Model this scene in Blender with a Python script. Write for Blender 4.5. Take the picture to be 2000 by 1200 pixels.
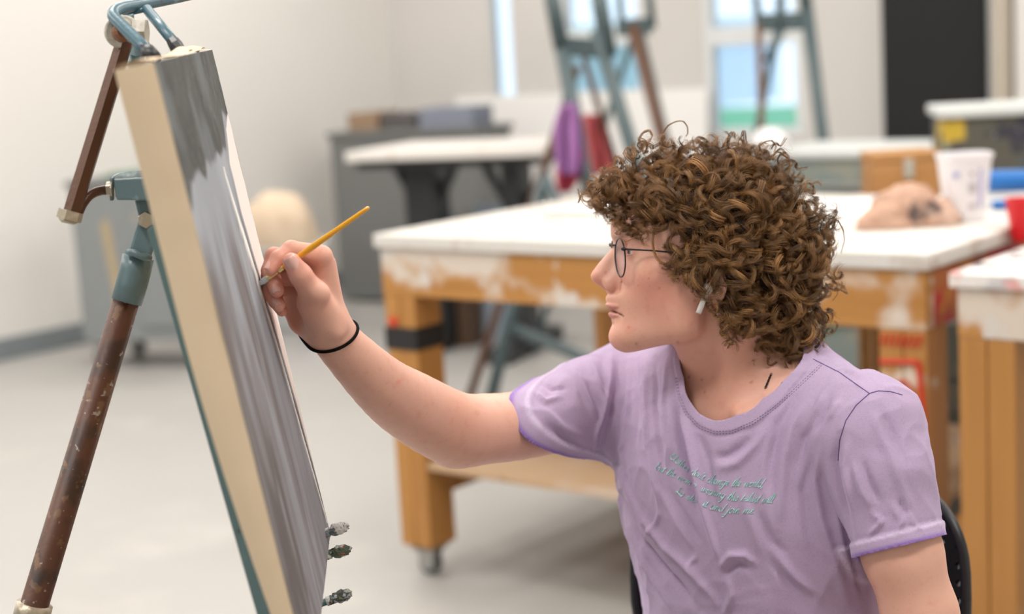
import bpy, bmesh, math, random
import numpy as np
from math import sin, cos, pi, atan, sqrt, radians
from mathutils import Vector, Matrix
from mathutils.bvhtree import BVHTree
random.seed(7); RNG = np.random.default_rng(7)
for _o in list(bpy.data.objects): bpy.data.objects.remove(_o)
scene = bpy.context.scene
COL = scene.collection

# ------------------------------------------------------------------ camera, world, lights, exposure
FPX = 3090.0; CAM_H = 1.38; PITCH = atan(500 / FPX); ROLL = 0.06
CAM = np.array([0.0, 0.0, CAM_H])
FWD = np.array([0.0, cos(PITCH), -sin(PITCH)])
_R0 = np.array([1.0, 0, 0]); _U0 = np.array([0.0, sin(PITCH), cos(PITCH)])
UPV = _U0 * cos(ROLL) + _R0 * sin(ROLL); RGT = _R0 * cos(ROLL) - _U0 * sin(ROLL)
cam_d = bpy.data.cameras.new('camera'); cam = bpy.data.objects.new('camera', cam_d); COL.objects.link(cam)
cam.matrix_world = Matrix(((RGT[0], UPV[0], -FWD[0], 0), (RGT[1], UPV[1], -FWD[1], 0), (RGT[2], UPV[2], -FWD[2], CAM_H), (0, 0, 0, 1)))
cam_d.sensor_width = 36; cam_d.lens = 36 * FPX / 2000; cam_d.clip_end = 200; cam_d.clip_start = 0.05
cam_d.dof.use_dof = True; cam_d.dof.focus_distance = 1.575; cam_d.dof.aperture_fstop = 3.3
scene.camera = cam
scene.view_settings.view_transform = 'Standard'; scene.view_settings.look = 'None'
scene.view_settings.gamma = 1; scene.view_settings.use_curve_mapping = False
scene.view_settings.exposure = 0.12
world = bpy.data.worlds.new('overcast_sky'); scene.world = world; world.use_nodes = True
_bg = world.node_tree.nodes['Background']; _bg.inputs[0].default_value = (0.86, 0.93, 1.0, 1); _bg.inputs[1].default_value = 1.45
def area_light(name, loc, target, sx, sy, power, color=(1, 1, 1)):
    l = bpy.data.lights.new(name, 'AREA'); l.shape = 'RECTANGLE'; l.size = sx; l.size_y = sy; l.energy = power; l.color = color
    o = bpy.data.objects.new(name, l); COL.objects.link(o); o.location = loc
    d = Vector(target) - Vector(loc); o.rotation_euler = d.to_track_quat('-Z', 'Y').to_euler()
    return o
LAMPS = [(-3.6, 0.6), (-1.2, 0.6), (1.2, 0.6), (-3.6, 3.2), (-1.2, 3.2), (1.2, 3.2), (3.6, 3.2), (-1.2, 5.8), (1.2, 5.8), (3.6, 5.8), (-1.2, 8.2), (-3.6, 5.8)]
for _x, _y in LAMPS:
    area_light('ceiling_lamp_light', (_x, _y, 3.46), (_x, _y, 0), 1.1, 0.5, 42 if _y < 5 else 31, (1, 0.97, 0.925))
# soft fill light added behind and to the left of the camera, no window there
area_light('added_fill_light', (-3.2, -1.6, 2.2), (0.3, 1.9, 0.9), 3.0, 1.8, 26, (0.94, 0.97, 1.0))

# ------------------------------------------------------------------ helpers
def ray(x, y): return FWD + (x - 1000) / FPX * RGT - (y - 600) / FPX * UPV
def P(x, y, d): return CAM + d * ray(x, y)
def PZ(x, y, z):
    q = ray(x, y); return CAM + q * (z - CAM_H) / q[2]
def proj(w):
    v = np.asarray(w) - CAM; d = v @ FWD
    return 1000 + FPX * (v @ RGT) / d, 600 - FPX * (v @ UPV) / d, d
def nrm(v):
    v = np.asarray(v, float); return v / np.linalg.norm(v)

class MB:
    """collects plain geometry in world coordinates; build() links it as one mesh object"""
    def __init__(self, frame=None): self.v = []; self.f = []; self.M = frame
    def add(self, verts, faces):
        b = len(self.v); verts = np.asarray(verts, float)
        if self.M is not None: verts = verts @ self.M[:3, :3].T + self.M[:3, 3]
        self.v += [tuple(p) for p in verts]; self.f += [tuple(b + i for i in f) for f in faces]; return self
    def box(self, c, s, axes=None):
        c = np.asarray(c, float); A = np.eye(3) if axes is None else np.asarray(axes, float)
        pts = [c + A[0] * s[0] * i / 2 + A[1] * s[1] * j / 2 + A[2] * s[2] * k / 2 for k in (-1, 1) for j in (-1, 1) for i in (-1, 1)]
        return self.add(pts, [(0, 2, 3, 1), (4, 5, 7, 6), (0, 1, 5, 4), (2, 6, 7, 3), (0, 4, 6, 2), (1, 3, 7, 5)])
    def hexa(self, p8):  # bottom ring of 4, top ring of 4
        return self.add(p8, [(0, 3, 2, 1), (4, 5, 6, 7), (0, 1, 5, 4), (1, 2, 6, 5), (2, 3, 7, 6), (3, 0, 4, 7)])
    def tube(self, pts, rad, n=12, cap=True, up=None, phase=0.0, flat=None):
        pts = [np.asarray(p, float) for p in pts]; m = len(pts)
        if not hasattr(rad, '__len__'): rad = [rad] * m
        tang = [nrm(pts[min(i + 1, m - 1)] - pts[max(i - 1, 0)]) for i in range(m)]
        u = np.array([0, 0, 1.0]) if up is None else np.asarray(up, float)
        if abs(tang[0] @ nrm(u)) > 0.95: u = np.array([1.0, 0.2, 0])
        vs = []; 
        for i in range(m):
            u = u - tang[i] * (u @ tang[i]); u = nrm(u); w = np.cross(tang[i], u)
            for k in range(n):
                a = 2 * pi * k / n + phase; fx = 1 if flat is None else flat
                vs.append(pts[i] + rad[i] * (cos(a) * u + sin(a) * w * fx))
        fs = [(i * n + k, i * n + (k + 1) % n, (i + 1) * n + (k + 1) % n, (i + 1) * n + k) for i in range(m - 1) for k in range(n)]
        if cap: fs += [tuple(range(n - 1, -1, -1)), tuple((m - 1) * n + k for k in range(n))]
        return self.add(vs, fs)
    def ell(self, c, r, axes=None, nu=16, nv=10):
        c = np.asarray(c, float); A = np.eye(3) if axes is None else np.asarray(axes, float); vs = []; fs = []
        for i in range(nv + 1):
            t = pi * i / nv
            for k in range(nu):
                a = 2 * pi * k / nu; q = (r[0] * sin(t) * cos(a), r[1] * sin(t) * sin(a), r[2] * cos(t))
                vs.append(c + q[0] * A[0] + q[1] * A[1] + q[2] * A[2])
        for i in range(nv):
            for k in range(nu): fs.append((i * nu + k, (i + 1) * nu + k, (i + 1) * nu + (k + 1) % nu, i * nu + (k + 1) % nu))
        return self.add(vs, fs)
    def lathe(self, c, ax, prof, n=20):
        """prof: list of (distance along axis, radius)"""
        ax = nrm(ax); u = np.array([1.0, 0, 0]) if abs(ax[0]) < .8 else np.array([0, 1.0, 0]); u = nrm(u - ax * (u @ ax)); w = np.cross(ax, u); c = np.asarray(c, float)
        vs = [c + ax * h + r * (cos(2 * pi * k / n) * u + sin(2 * pi * k / n) * w) for h, r in prof for k in range(n)]; m = len(prof)
        fs = [(i * n + k, i * n + (k + 1) % n, (i + 1) * n + (k + 1) % n, (i + 1) * n + k) for i in range(m - 1) for k in range(n)]
        fs += [tuple(range(n - 1, -1, -1)), tuple((m - 1) * n + k for k in range(n))]
        return self.add(vs, fs)
    def build(self, name, mat, parent=None, smooth=False, bevel=0.0, **props):
        me = bpy.data.meshes.new(name); v = np.array(self.v)
        if parent is not None:
            Mi = np.array(world_of(parent).inverted()); v = v @ Mi[:3, :3].T + Mi[:3, 3]; o_loc = None
        me.from_pydata([tuple(p) for p in v], [], self.f)
        bm = bmesh.new(); bm.from_mesh(me); bmesh.ops.recalc_face_normals(bm, faces=bm.faces); bm.to_mesh(me); bm.free()
        return link_mesh(name, me, mat, parent, smooth, bevel, **props)
_W = {}
def world_of(o):
    M = Matrix.Identity(4)
    while o is not None: M = o.matrix_basis @ M; o = o.parent
    return M
def link_mesh(name, me, mat, parent=None, smooth=False, bevel=0.0, **props):
    o = bpy.data.objects.new(name, me); COL.objects.link(o)
    if mat is not None: me.materials.append(mat)
    if smooth: me.polygons.foreach_set('use_smooth', [True] * len(me.polygons))
    if parent is not None: o.parent = parent
    if bevel:
        b = o.modifiers.new('edge', 'BEVEL'); b.width = bevel; b.segments = 2; b.limit_method = 'ANGLE'; b.angle_limit = 0.7
    for k, val in props.items(): o[k] = val
    return o
def np_mesh(name, v, f, mat, parent=None, smooth=True, attrs=None, **props):
    me = bpy.data.meshes.new(name); v = np.asarray(v, float)
    if parent is not None:
        Mi = np.array(world_of(parent).inverted()); v = v @ Mi[:3, :3].T + Mi[:3, 3]
    me.from_pydata(v.tolist(), [], f.tolist() if hasattr(f, 'tolist') else f)
    if attrs:
        for an, arr in attrs.items():
            at = me.color_attributes.new(an, 'FLOAT_COLOR', 'POINT')
            a4 = np.ones((len(v), 4)); a4[:, :arr.shape[1]] = arr; at.data.foreach_set('color', a4.ravel())
    me.update()
    return link_mesh(name, me, mat, parent, smooth, **props)
def thing(name, label, cat, loc=(0, 0, 0), rz=0.0, group=None):
    o = bpy.data.objects.new(name, None); COL.objects.link(o); o.location = tuple(loc); o.rotation_euler = (0, 0, rz); o.empty_display_size = .1
    return tag(o, label, cat, group)
def tag(o, label, cat, group=None):
    o['label'] = label; o['category'] = cat
    if group: o['group'] = group
    return o
def struct(o): o['kind'] = 'structure'; return o
def frame(loc, xdir, zdir=(0, 0, 1)):
    z = nrm(zdir); x = np.asarray(xdir, float); x = nrm(x - z * (x @ z)); y = np.cross(z, x)
    M = np.eye(4); M[:3, 0] = x; M[:3, 1] = y; M[:3, 2] = z; M[:3, 3] = loc; return M

# ------------------------------------------------------------------ materials
def mat(name, color, rough=0.6, metal=0.0, spots=(), bump=None, coat=0.0, spec=None, sss=None, trans=0.0, emit=None, attr=None, scale_axis=None, grain=None):
    """spots: (noise scale, threshold, softness, colour, [detail]) layers of paint, dirt or wear; grain: (scale3, colour, amount) streaks"""
    m = bpy.data.materials.new(name); m.use_nodes = True; nt = m.node_tree; N = nt.nodes; L = nt.links
    b = N['Principled BSDF']; b.inputs['Roughness'].default_value = rough; b.inputs['Metallic'].default_value = metal
    c4 = (*color, 1); b.inputs['Base Color'].default_value = c4
    if spec is not None: b.inputs['Specular IOR Level'].default_value = spec
    if coat: b.inputs['Coat Weight'].default_value = coat
    if trans: b.inputs['Transmission Weight'].default_value = trans
    if emit: b.inputs['Emission Color'].default_value = (*emit[0], 1); b.inputs['Emission Strength'].default_value = emit[1]
    if sss: b.inputs['Subsurface Weight'].default_value = sss[0]; b.inputs['Subsurface Radius'].default_value = sss[1]; b.inputs['Subsurface Scale'].default_value = sss[2]
    tc = N.new('ShaderNodeTexCoord'); src = tc.outputs['Object']
    if scale_axis:
        mp = N.new('ShaderNodeMapping'); mp.inputs['Scale'].default_value = scale_axis; L.new(src, mp.inputs[0]); src = mp.outputs[0]
    cur = None
    if attr:
        a = N.new('ShaderNodeVertexColor'); a.layer_name = attr; cur = a.outputs[0]
    def layer(fac, col):
        nonlocal cur
        mx = N.new('ShaderNodeMix'); mx.data_type = 'RGBA'; L.new(fac, mx.inputs[0])
        if cur is None: mx.inputs[6].default_value = c4
        else: L.new(cur, mx.inputs[6])
        mx.inputs[7].default_value = (*col, 1); cur = mx.outputs[2]
    if grain:
        mp = N.new('ShaderNodeMapping'); mp.inputs['Scale'].default_value = grain[0]; L.new(tc.outputs['Object'], mp.inputs[0])
        nz = N.new('ShaderNodeTexNoise'); nz.inputs['Scale'].default_value = 1; nz.inputs['Detail'].default_value = 4; L.new(mp.outputs[0], nz.inputs[0])
        mr = N.new('ShaderNodeMapRange'); mr.inputs[1].default_value = .35; mr.inputs[2].default_value = .7; mr.inputs[4].default_value = grain[2]; L.new(nz.outputs[0], mr.inputs[0]); layer(mr.outputs[0], grain[1])
    for i, s in enumerate(spots):
        nz = N.new('ShaderNodeTexNoise'); nz.noise_dimensions = '4D'; nz.inputs['W'].default_value = 3.7 * i + 1.3
        nz.inputs['Scale'].default_value = s[0]; nz.inputs['Detail'].default_value = s[4] if len(s) > 4 else 3.0; L.new(src, nz.inputs[0])
        mr = N.new('ShaderNodeMapRange'); mr.inputs[1].default_value = s[1]; mr.inputs[2].default_value = s[1] + s[2]; L.new(nz.outputs[0], mr.inputs[0]); layer(mr.outputs[0], s[3])
    if cur is not None: L.new(cur, b.inputs['Base Color'])
    if bump:
        nz = N.new('ShaderNodeTexNoise'); nz.inputs['Scale'].default_value = bump[0]; nz.inputs['Detail'].default_value = 4; L.new(src, nz.inputs[0])
        bp = N.new('ShaderNodeBump'); bp.inputs['Strength'].default_value = bump[1]; bp.inputs['Distance'].default_value = bump[2] if len(bump) > 2 else .002
        L.new(nz.outputs[0], bp.inputs['Height']); L.new(bp.outputs[0], b.inputs['Normal'])
    return m
# ================================================================== ROOM
TD = nrm([.633, .774, 0]); TR = np.array([TD[1], -TD[0], 0])      # the room's two directions: along the left wall, along the back wall
ROOM = PZ(0, 705, 0)                                                # a point at the foot of the left wall
CORNER = PZ(800, 534, 0); CORNER = ROOM + TD * ((CORNER - ROOM) @ TD)
def RW(a, b, z=0.0): return CORNER + TR * a - TD * b + np.array([0, 0, z])   # a along the back wall, b towards the camera
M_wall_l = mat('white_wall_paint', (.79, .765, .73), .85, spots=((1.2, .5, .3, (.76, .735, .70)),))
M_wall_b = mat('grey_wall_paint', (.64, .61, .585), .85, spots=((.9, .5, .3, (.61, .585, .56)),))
M_floor = mat('sealed_concrete', (.40, .386, .368), .42, spots=((.7, .42, .35, (.40, .38, .36)), (3.5, .55, .2, (.46, .44, .415)), (40, .68, .1, (.45, .42, .4))))
M_ceil = mat('ceiling_paint', (.85, .84, .82), .9)
M_base = mat('blue_grey_rubber_base', (.21, .235, .25), .6)
M_frame = mat('white_window_frame', (.72, .74, .75), .5)
HT = 3.5
struct(MB().box((0, 4, -.05), (34, 34, .1)).build('floor', M_floor))
struct(MB().box((0, 4, HT + .05), (34, 34, .1)).build('ceiling', M_ceil))
ax = [TD, TR, (0, 0, 1)]
struct(MB().box(ROOM * .0 + CORNER - TD * 8.5 - TR * .1 + np.array([0, 0, HT / 2]), (17, .2, HT), ax).build('wall_left', M_wall_l))
struct(MB().box(CORNER - TD * 8.5 + TR * .0125 + np.array([0, 0, .055]), (17, .025, .11), ax).build('baseboard_left', M_base, bevel=.004))
# back wall with four openings, built of solid pieces round them
def back_a(x, y=100.0):   # where the ray through (x, y) meets the back wall, measured along it
    q = ray(x, y); n = TD; t = ((CORNER - CAM) @ n) / (q @ n); w = CAM + q * t; return (w - CORNER) @ TR, w[2]
a1, _ = back_a(956, 60); a2, _ = back_a(1000, 60)
b1, _ = back_a(1092, 60); b2, _ = back_a(1256, 60)
c1, _ = back_a(1372, 60); c2, _ = back_a(1566, 60)
_, z1 = back_a(978, 192); _, zb = back_a(1170, 195); _, zc = back_a(1470, 268)
_, zt = back_a(1170, 75); _, ztc = back_a(1470, 68)
OPEN = [(a1, a2, z1, 2.6, None), (b1, b2, zb, 2.6, zt), (c1, c2, zc, 2.6, ztc)]
wb = MB(); prev = -.2
def wbox(x0, x1, z0, z1_): wb.box(CORNER + TR * (x0 + x1) / 2 + TD * .04 + np.array([0, 0, (z0 + z1_) / 2]), (x1 - x0, .08, z1_ - z0), [TR, TD, (0, 0, 1)])
for (x0, x1, za, zz, _) in OPEN:
    wbox(prev, x0, 0, HT); wbox(x0, x1, 0, za); wbox(x0, x1, zz, HT); prev = x1
wbox(prev, 10.2, 0, HT)
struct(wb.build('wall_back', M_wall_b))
struct(MB().box(CORNER + TR * 5 - TD * .0125 + np.array([0, 0, .055]), (10, .025, .11), [TR, TD, (0, 0, 1)]).build('baseboard_back', M_base))
M_glass = bpy.data.materials.new('window_glass'); M_glass.use_nodes = True
_g = M_glass.node_tree; _gb = _g.nodes['Principled BSDF']; _gt = _g.nodes.new('ShaderNodeBsdfTransparent'); _gm = _g.nodes.new('ShaderNodeMixShader'); _gm.inputs[0].default_value = .08
_gb.inputs['Roughness'].default_value = .05; _gb.inputs['Base Color'].default_value = (.7, .85, 1, 1); _gt.inputs[0].default_value = (.9, .96, 1, 1)
_g.links.new(_gt.outputs[0], _gm.inputs[1]); _g.links.new(_gb.outputs[0], _gm.inputs[2]); _g.links.new(_gm.outputs[0], _g.nodes['Material Output'].inputs[0])
for i, (x0, x1, za, zz, zm) in enumerate(OPEN):
    cc = lambda x, z: CORNER + TR * x + TD * .04 + np.array([0, 0, z])
    fr = MB(); A3 = [TR, TD, (0, 0, 1)]; fw = .05 if x1 - x0 > .25 else .014
    root = struct(bpy.data.objects.new('window_%d' % (i + 1), None)); COL.objects.link(root); root.location = tuple(cc((x0 + x1) / 2, za))
    fr.box(cc(x0 + fw / 2, (za + zz) / 2), (fw, .07, zz - za), A3); fr.box(cc(x1 - fw / 2, (za + zz) / 2), (fw, .07, zz - za), A3)
    fr.box(cc((x0 + x1) / 2, za + fw / 2), (x1 - x0 - 2 * fw, .07, fw), A3); fr.box(cc((x0 + x1) / 2, zz - fw / 2), (x1 - x0 - 2 * fw, .07, fw), A3)
    if zm: fr.box(cc((x0 + x1) / 2, zm), (x1 - x0 - 2 * fw, .07, .10), A3)
    fr.build('window_frame', M_frame, root, bevel=.004)
    for (p, q) in ([(za + fw, zz - fw)] if not zm else [(za + fw, zm - .05), (zm + .05, zz - fw)]):
        MB().box(cc((x0 + x1) / 2, (p + q) / 2), (x1 - x0 - 2 * fw, .008, q - p), A3).build('pane', M_glass, root)
# ground outside
M_lawn = mat('lawn', (.10, .42, .20), .9, spots=((.6, .5, .2, (.13, .46, .26)),))
M_pave = mat('outside_paving', (.62, .66, .70), .8)
struct(MB().box(CORNER + TD * 24.6 - TR * 8 + np.array([0, 0, -.62]), (90, 14, .1), [TR, TD, (0, 0, 1)]).build('ground_lawn', M_lawn))
struct(MB().box(CORNER + TD * 9 - TR * 8 + np.array([0, 0, -.64]), (90, 17.2, .1), [TR, TD, (0, 0, 1)]).build('ground_paving', M_pave))
M_far = mat('far_building', (.50, .62, .74), .8)
fb = thing('far_building', 'pale blue grey building seen blurred through the windows', 'building', CORNER + TD * 34 - TR * 20.4 + np.array([0, 0, -.6]))
MB().box(CORNER + TD * 34 - TR * 20.4 + np.array([0, 0, .6]), (5.4, 5, 2.4), [TR, TD, (0, 0, 1)]).build('wall', M_far, fb)
MB().box(CORNER + TD * 34 - TR * 20.4 + np.array([0, 0, 1.9]), (5.8, 5.6, .2), [TR, TD, (0, 0, 1)]).build('roof', M_frame, fb)
# ceiling lamps
M_lamp = mat('lamp_diffuser', (.9, .9, .9), .4, emit=((1, .95, .88), 2.5)); M_lframe = mat('lamp_housing', (.8, .8, .8), .4)
for k, (x, y) in enumerate(LAMPS):
    if k == 0:
        l0 = thing('ceiling_lamp', 'flat rectangular white lamp set on the studio ceiling above the frame', 'lamp', (x, y, HT), 0, 'ceiling lamps')
        MB().box((x, y, HT - .012), (1.16, .56, .024)).build('housing', M_lframe, l0, bevel=.004)
        MB().box((x, y, HT - .028), (1.08, .48, .012)).build('diffuser', M_lamp, l0)
    else:
        c = l0.copy(); COL.objects.link(c); c.location = (x, y, HT)
        for ch in list(l0.children):
            d = ch.copy(); COL.objects.link(d); d.parent = c
# black chalk panel in the back right and the column beside it
M_black = mat('black_panel', (.006, .006, .0055), .75); M_tan = mat('tan_column_paint', (.48, .42, .35), .8)
s0, _ = back_a(1738, 200); s1, _ = back_a(1937, 200)
bk = thing('black_panel', 'tall plain black panel standing against the wall behind the worktable', 'panel', CORNER + TR * (s0 + s1) / 2 - TD * .06)
A3 = [TR, TD, (0, 0, 1)]
MB().box(CORNER + TR * (s0 + s1) / 2 - TD * .055 + np.array([0, 0, 1.25]), (s1 - s0, .05, 2.5), A3).build('board', M_black, bk, bevel=.004)
MB().box(CORNER + TR * ((s0 + s1) / 2) - TD * .02 + np.array([0, 0, 1.28]), (s1 - s0 + .05, .03, 2.56), A3).build('backing_frame', M_frame, bk)
e1, _ = back_a(1975, 150)
struct(MB().box(CORNER + TR * 10.1 - TD * 8.5 + np.array([0, 0, HT / 2]), (17, .2, HT), ax).build('wall_right', M_wall_l))
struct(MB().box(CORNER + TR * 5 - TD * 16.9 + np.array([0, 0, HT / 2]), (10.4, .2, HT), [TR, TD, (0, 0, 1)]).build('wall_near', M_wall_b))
struct(MB().box(CORNER + TR * (s1 + .05 + (e1 - s1) / 2) - TD * .09 + np.array([0, 0, HT / 2]), (e1 - s1 - .04, .16, HT), A3).build('trim_1', M_tan, bevel=.006))
struct(MB().box(CORNER + TR * (e1 + 1.3) - TD * .04 + np.array([0, 0, HT / 2]), (2.5, .08, HT), A3).build('wall_stub', M_wall_l))
# ================================================================== BIG WOODEN WORKTABLES
WOOD = (.46, .215, .055)
M_wood = mat('golden_timber', WOOD, .55, grain=((26, 26, 2.2), (.36, .155, .035), .8), spots=((7, .66, .06, (.62, .52, .42)), (16, .71, .04, (.60, .56, .50)), (11, .72, .05, (.10, .09, .12))), bump=(60, .2, .001))
M_apron = mat('painted_over_timber', WOOD, .55, grain=((2.2, 2.2, 30), (.37, .16, .035), .8), spots=((4, .475, .05, (.62, .53, .45)), (12, .60, .05, (.60, .55, .50)), (9, .68, .05, (.30, .12, .03)), (24, .72, .04, (.12, .10, .14))), bump=(60, .2, .001))
M_top = mat('white_painted_top', (.63, .60, .56), .6, spots=((9, .54, .06, (.52, .45, .40)), (14, .68, .05, (.68, .45, .45)), (5, .64, .05, (.86, .85, .83)), (30, .7, .05, (.35, .33, .42))), bump=(30, .2, .001))
M_splat = mat('splattered_top', (.74, .70, .66), .55, spots=((11, .52, .05, (.52, .50, .50)), (17, .6, .04, (.70, .36, .34)), (14, .62, .04, (.16, .16, .17)), (25, .64, .04, (.82, .78, .70)), (9, .66, .04, (.30, .42, .40))), bump=(30, .2, .001))
M_redwood = mat('red_smeared_timber', (.45, .15, .05), .5, spots=((6, .46, .07, (.44, .025, .03)), (9, .58, .06, (.52, .30, .03)), (14, .62, .05, (.20, .06, .04))))
M_shelfply = mat('shelf_plywood', (.50, .33, .20), .6, spots=((4, .55, .1, (.55, .42, .32)), (15, .66, .05, (.35, .2, .1))))
M_tape = mat('black_tape', (.012, .012, .013), .45)
M_red = mat('red_marker', (.58, .035, .012), .6); M_zinc = mat('zinc', (.45, .45, .44), .35, .8); M_rub = mat('grey_rubber', (.10, .10, .095), .6)
def caster(root, c, r=.032):
    c = np.asarray(c, float); FM = frame(c, (.55, .83, 0)); c = np.zeros(3); k = MB(FM); k.box(c + [0, 0, 2 * r + .012], (.075, .075, .006)); k.lathe(c + [0, 0, 2 * r - .003], (0, 0, 1), [(0, .016), (.016, .016)], 12)
    for s in (-1, 1): k.hexa([c + [s * .019 - .002, -.016, r - .01], c + [s * .019 + .002, -.016, r - .01], c + [s * .019 + .002, .016, r - .01], c + [s * .019 - .002, .016, r - .01],
        c + [s * .019 - .002, -.028, 2 * r + .004], c + [s * .019 + .002, -.028, 2 * r + .004], c + [s * .019 + .002, .028, 2 * r + .004], c + [s * .019 - .002, .028, 2 * r + .004]])
    k.box(c + [0, 0, 2 * r + .002], (.042, .056, .005))
    o = k.build('caster', M_zinc, root)
    w = MB(FM).lathe(c + [-.015, 0, r], (1, 0, 0), [(0, .02), (.0005, r - .006), (.004, r), (.026, r), (.0295, r - .006), (.03, .02)], 20); w.build('wheel', M_rub, o, smooth=False)
    h = MB(FM).lathe(c + [-.019, 0, r], (1, 0, 0), [(0, .008), (.004, .02), (.034, .02), (.038, .008)], 14); h.build('hub', M_zinc, o)
def work_table(name, label, corner, L, Wd, top, topmat, leg=.105, apron=.125, xdir=TR, ydir=TD, thick=.035, shelf=None, apmats=None, tape_leg=None):
    x, y = np.asarray(xdir), np.asarray(ydir); root = thing(name, label, 'table', corner + x * L / 2 + y * Wd / 2)
    Q = lambda a, b, z: np.array([corner[0], corner[1], 0]) + x * a + y * b + np.array([0, 0, z]); A = [x, y, (0, 0, 1)]
    MB().box(Q(L / 2, Wd / 2, top - thick / 2), (L, Wd, thick), A).build('tabletop', topmat, root, bevel=.004)
    e = .012; zt = top - thick; ap = apmats or [M_apron] * 4
    MB().box(Q(L / 2, e + .02, zt - apron / 2), (L - 2 * e, .04, apron), A).build('apron', ap[0], root, bevel=.003)
    MB().box(Q(L / 2, Wd - e - .02, zt - apron / 2), (L - 2 * e, .04, apron), A).build('apron', ap[1], root, bevel=.003)
    MB().box(Q(e + .02, Wd / 2, zt - apron / 2), (.04, Wd - 2 * e - .08, apron), A).build('apron', ap[2], root, bevel=.003)
    MB().box(Q(L - e - .02, Wd / 2, zt - apron / 2), (.04, Wd - 2 * e - .08, apron), A).build('apron', ap[3], root, bevel=.003)
    legs = []
    for i, (a, b) in enumerate(((0, 0), (1, 0), (0, 1), (1, 1))):
        ca = e + .0 + leg / 2 if a == 0 else L - e - leg / 2; cb = e + leg / 2 if b == 0 else Wd - e - leg / 2
        off_b = .041 if b == 0 else -.041; off_a = .041 if a == 0 else -.041
        ca2, cb2 = ca + off_a * .02, cb + off_b * .02
        lo = MB(); z0 = .088
        # two timbers lapped side by side make each leg
        lo.box(Q(ca2 - leg * .25, cb2, (z0 + zt - apron) / 2), (leg * .5, leg, zt - apron - z0), A); o = lo.build('leg', M_wood, root, bevel=.004)
        MB().box(Q(ca2 + leg * .255, cb2, (z0 + zt - apron) / 2), (leg * .49, leg * .985, zt - apron - z0), A).build('leg_batten', M_wood, o, bevel=.004)
        legs.append((o, Q(ca2, cb2, 0))); caster(root, Q(ca2, cb2, 0))
    if shelf:
        MB().box(Q(L / 2, Wd / 2 - .03, shelf), (L - .10 - .14, Wd - .10, .02), A).build('shelf', M_shelfply, root, bevel=.002)
        for b in (Wd - .12 - .04,): MB().box(Q(L / 2, b + .02, shelf - .06), (L - 2 * leg - 2 * e - .004, .038, .10), A).build('shelf_rail', M_wood, root, bevel=.003)
        for a in (.03, L - .07): MB().box(Q(a + .02, Wd / 2, shelf - .06), (.038, Wd - 2 * leg - 2 * e - .004, .10), A).build('shelf_rail', M_wood, root, bevel=.003)
    return root, Q, legs, A
TCOR = PZ(727, 458, .93); TCOR = np.array([TCOR[0], TCOR[1], 0]); TL, TW = 1.535, 1.05
wt, WQ, wlegs, WA = work_table('work_table', 'big golden timber worktable with a paint-whitened top behind the painter', TCOR, TL, TW, .93, M_top, shelf=.315, apmats=[M_apron, M_apron, M_apron, M_redwood])
# black tape round the front left leg
lg = wlegs[0]; lc = lg[1]
MB().box(lc + np.array([0, 0, .655]), (.112, .112, .06), WA).build('tape_band', M_tape, wt, bevel=.002)
MB().ell(lc - WA[1] * .0 - np.asarray(TD) * .056 - np.asarray(TR) * .022 + np.array([0, 0, .70]), (.016, .003, .014), WA).build('red_paint_dab', M_red, wt, smooth=True)
# marker face drawn on the front right leg (plain line doodle)
fl = wlegs[1][1]; fo = fl - TD * .0545
def doodle(pts, r=.0045):
    m = MB(); m.tube([fo + TR * p[0] + np.array([0, 0, p[1]]) for p in pts], r, 6, up=TD); return m
dd = MB()
def addd(pts, r=.004): dd.tube([fo + TR * p[0] + np.array([0, 0, p[1]]) for p in pts], r, 6, up=TD)
zt_ = .93 - .035 - .125
for k in range(7): addd([(-.045 + k * .013, zt_ - .035), (-.040 + k * .014, zt_ - .01)], .003)
addd([(-.05, zt_ - .07), (.035, zt_ - .065)], .0055)
addd([(.036, zt_ - .066), (.040, zt_ - .12), (.045, zt_ - .20), (.040, zt_ - .26), (.02, zt_ - .30), (-.002, zt_ - .325)], .006)
addd([(.0 + .017 * cos(t), zt_ - .125 + .018 * sin(t)) for t in np.linspace(0, 2 * pi, 12)], .0035)
addd([(-.006, zt_ - .165), (-.014, zt_ - .205), (.012, zt_ - .208)], .004)
addd([(-.022 + .03 * t, zt_ - .262 + .012 * sin(pi * t)) for t in np.linspace(0, 1, 7)], .005)
dd.build('marker_face', M_red, wt)

# second table at the right edge
SC = PZ(1852, 533, .90); SC = np.array([SC[0], SC[1], 0])
st, SQ, slegs, SA = work_table('side_table', 'timber worktable with a paint-splattered top cut by the right edge', SC, 1.5, .75, .90, M_splat, leg=.115, apron=.10, thick=.03, shelf=None)

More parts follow.
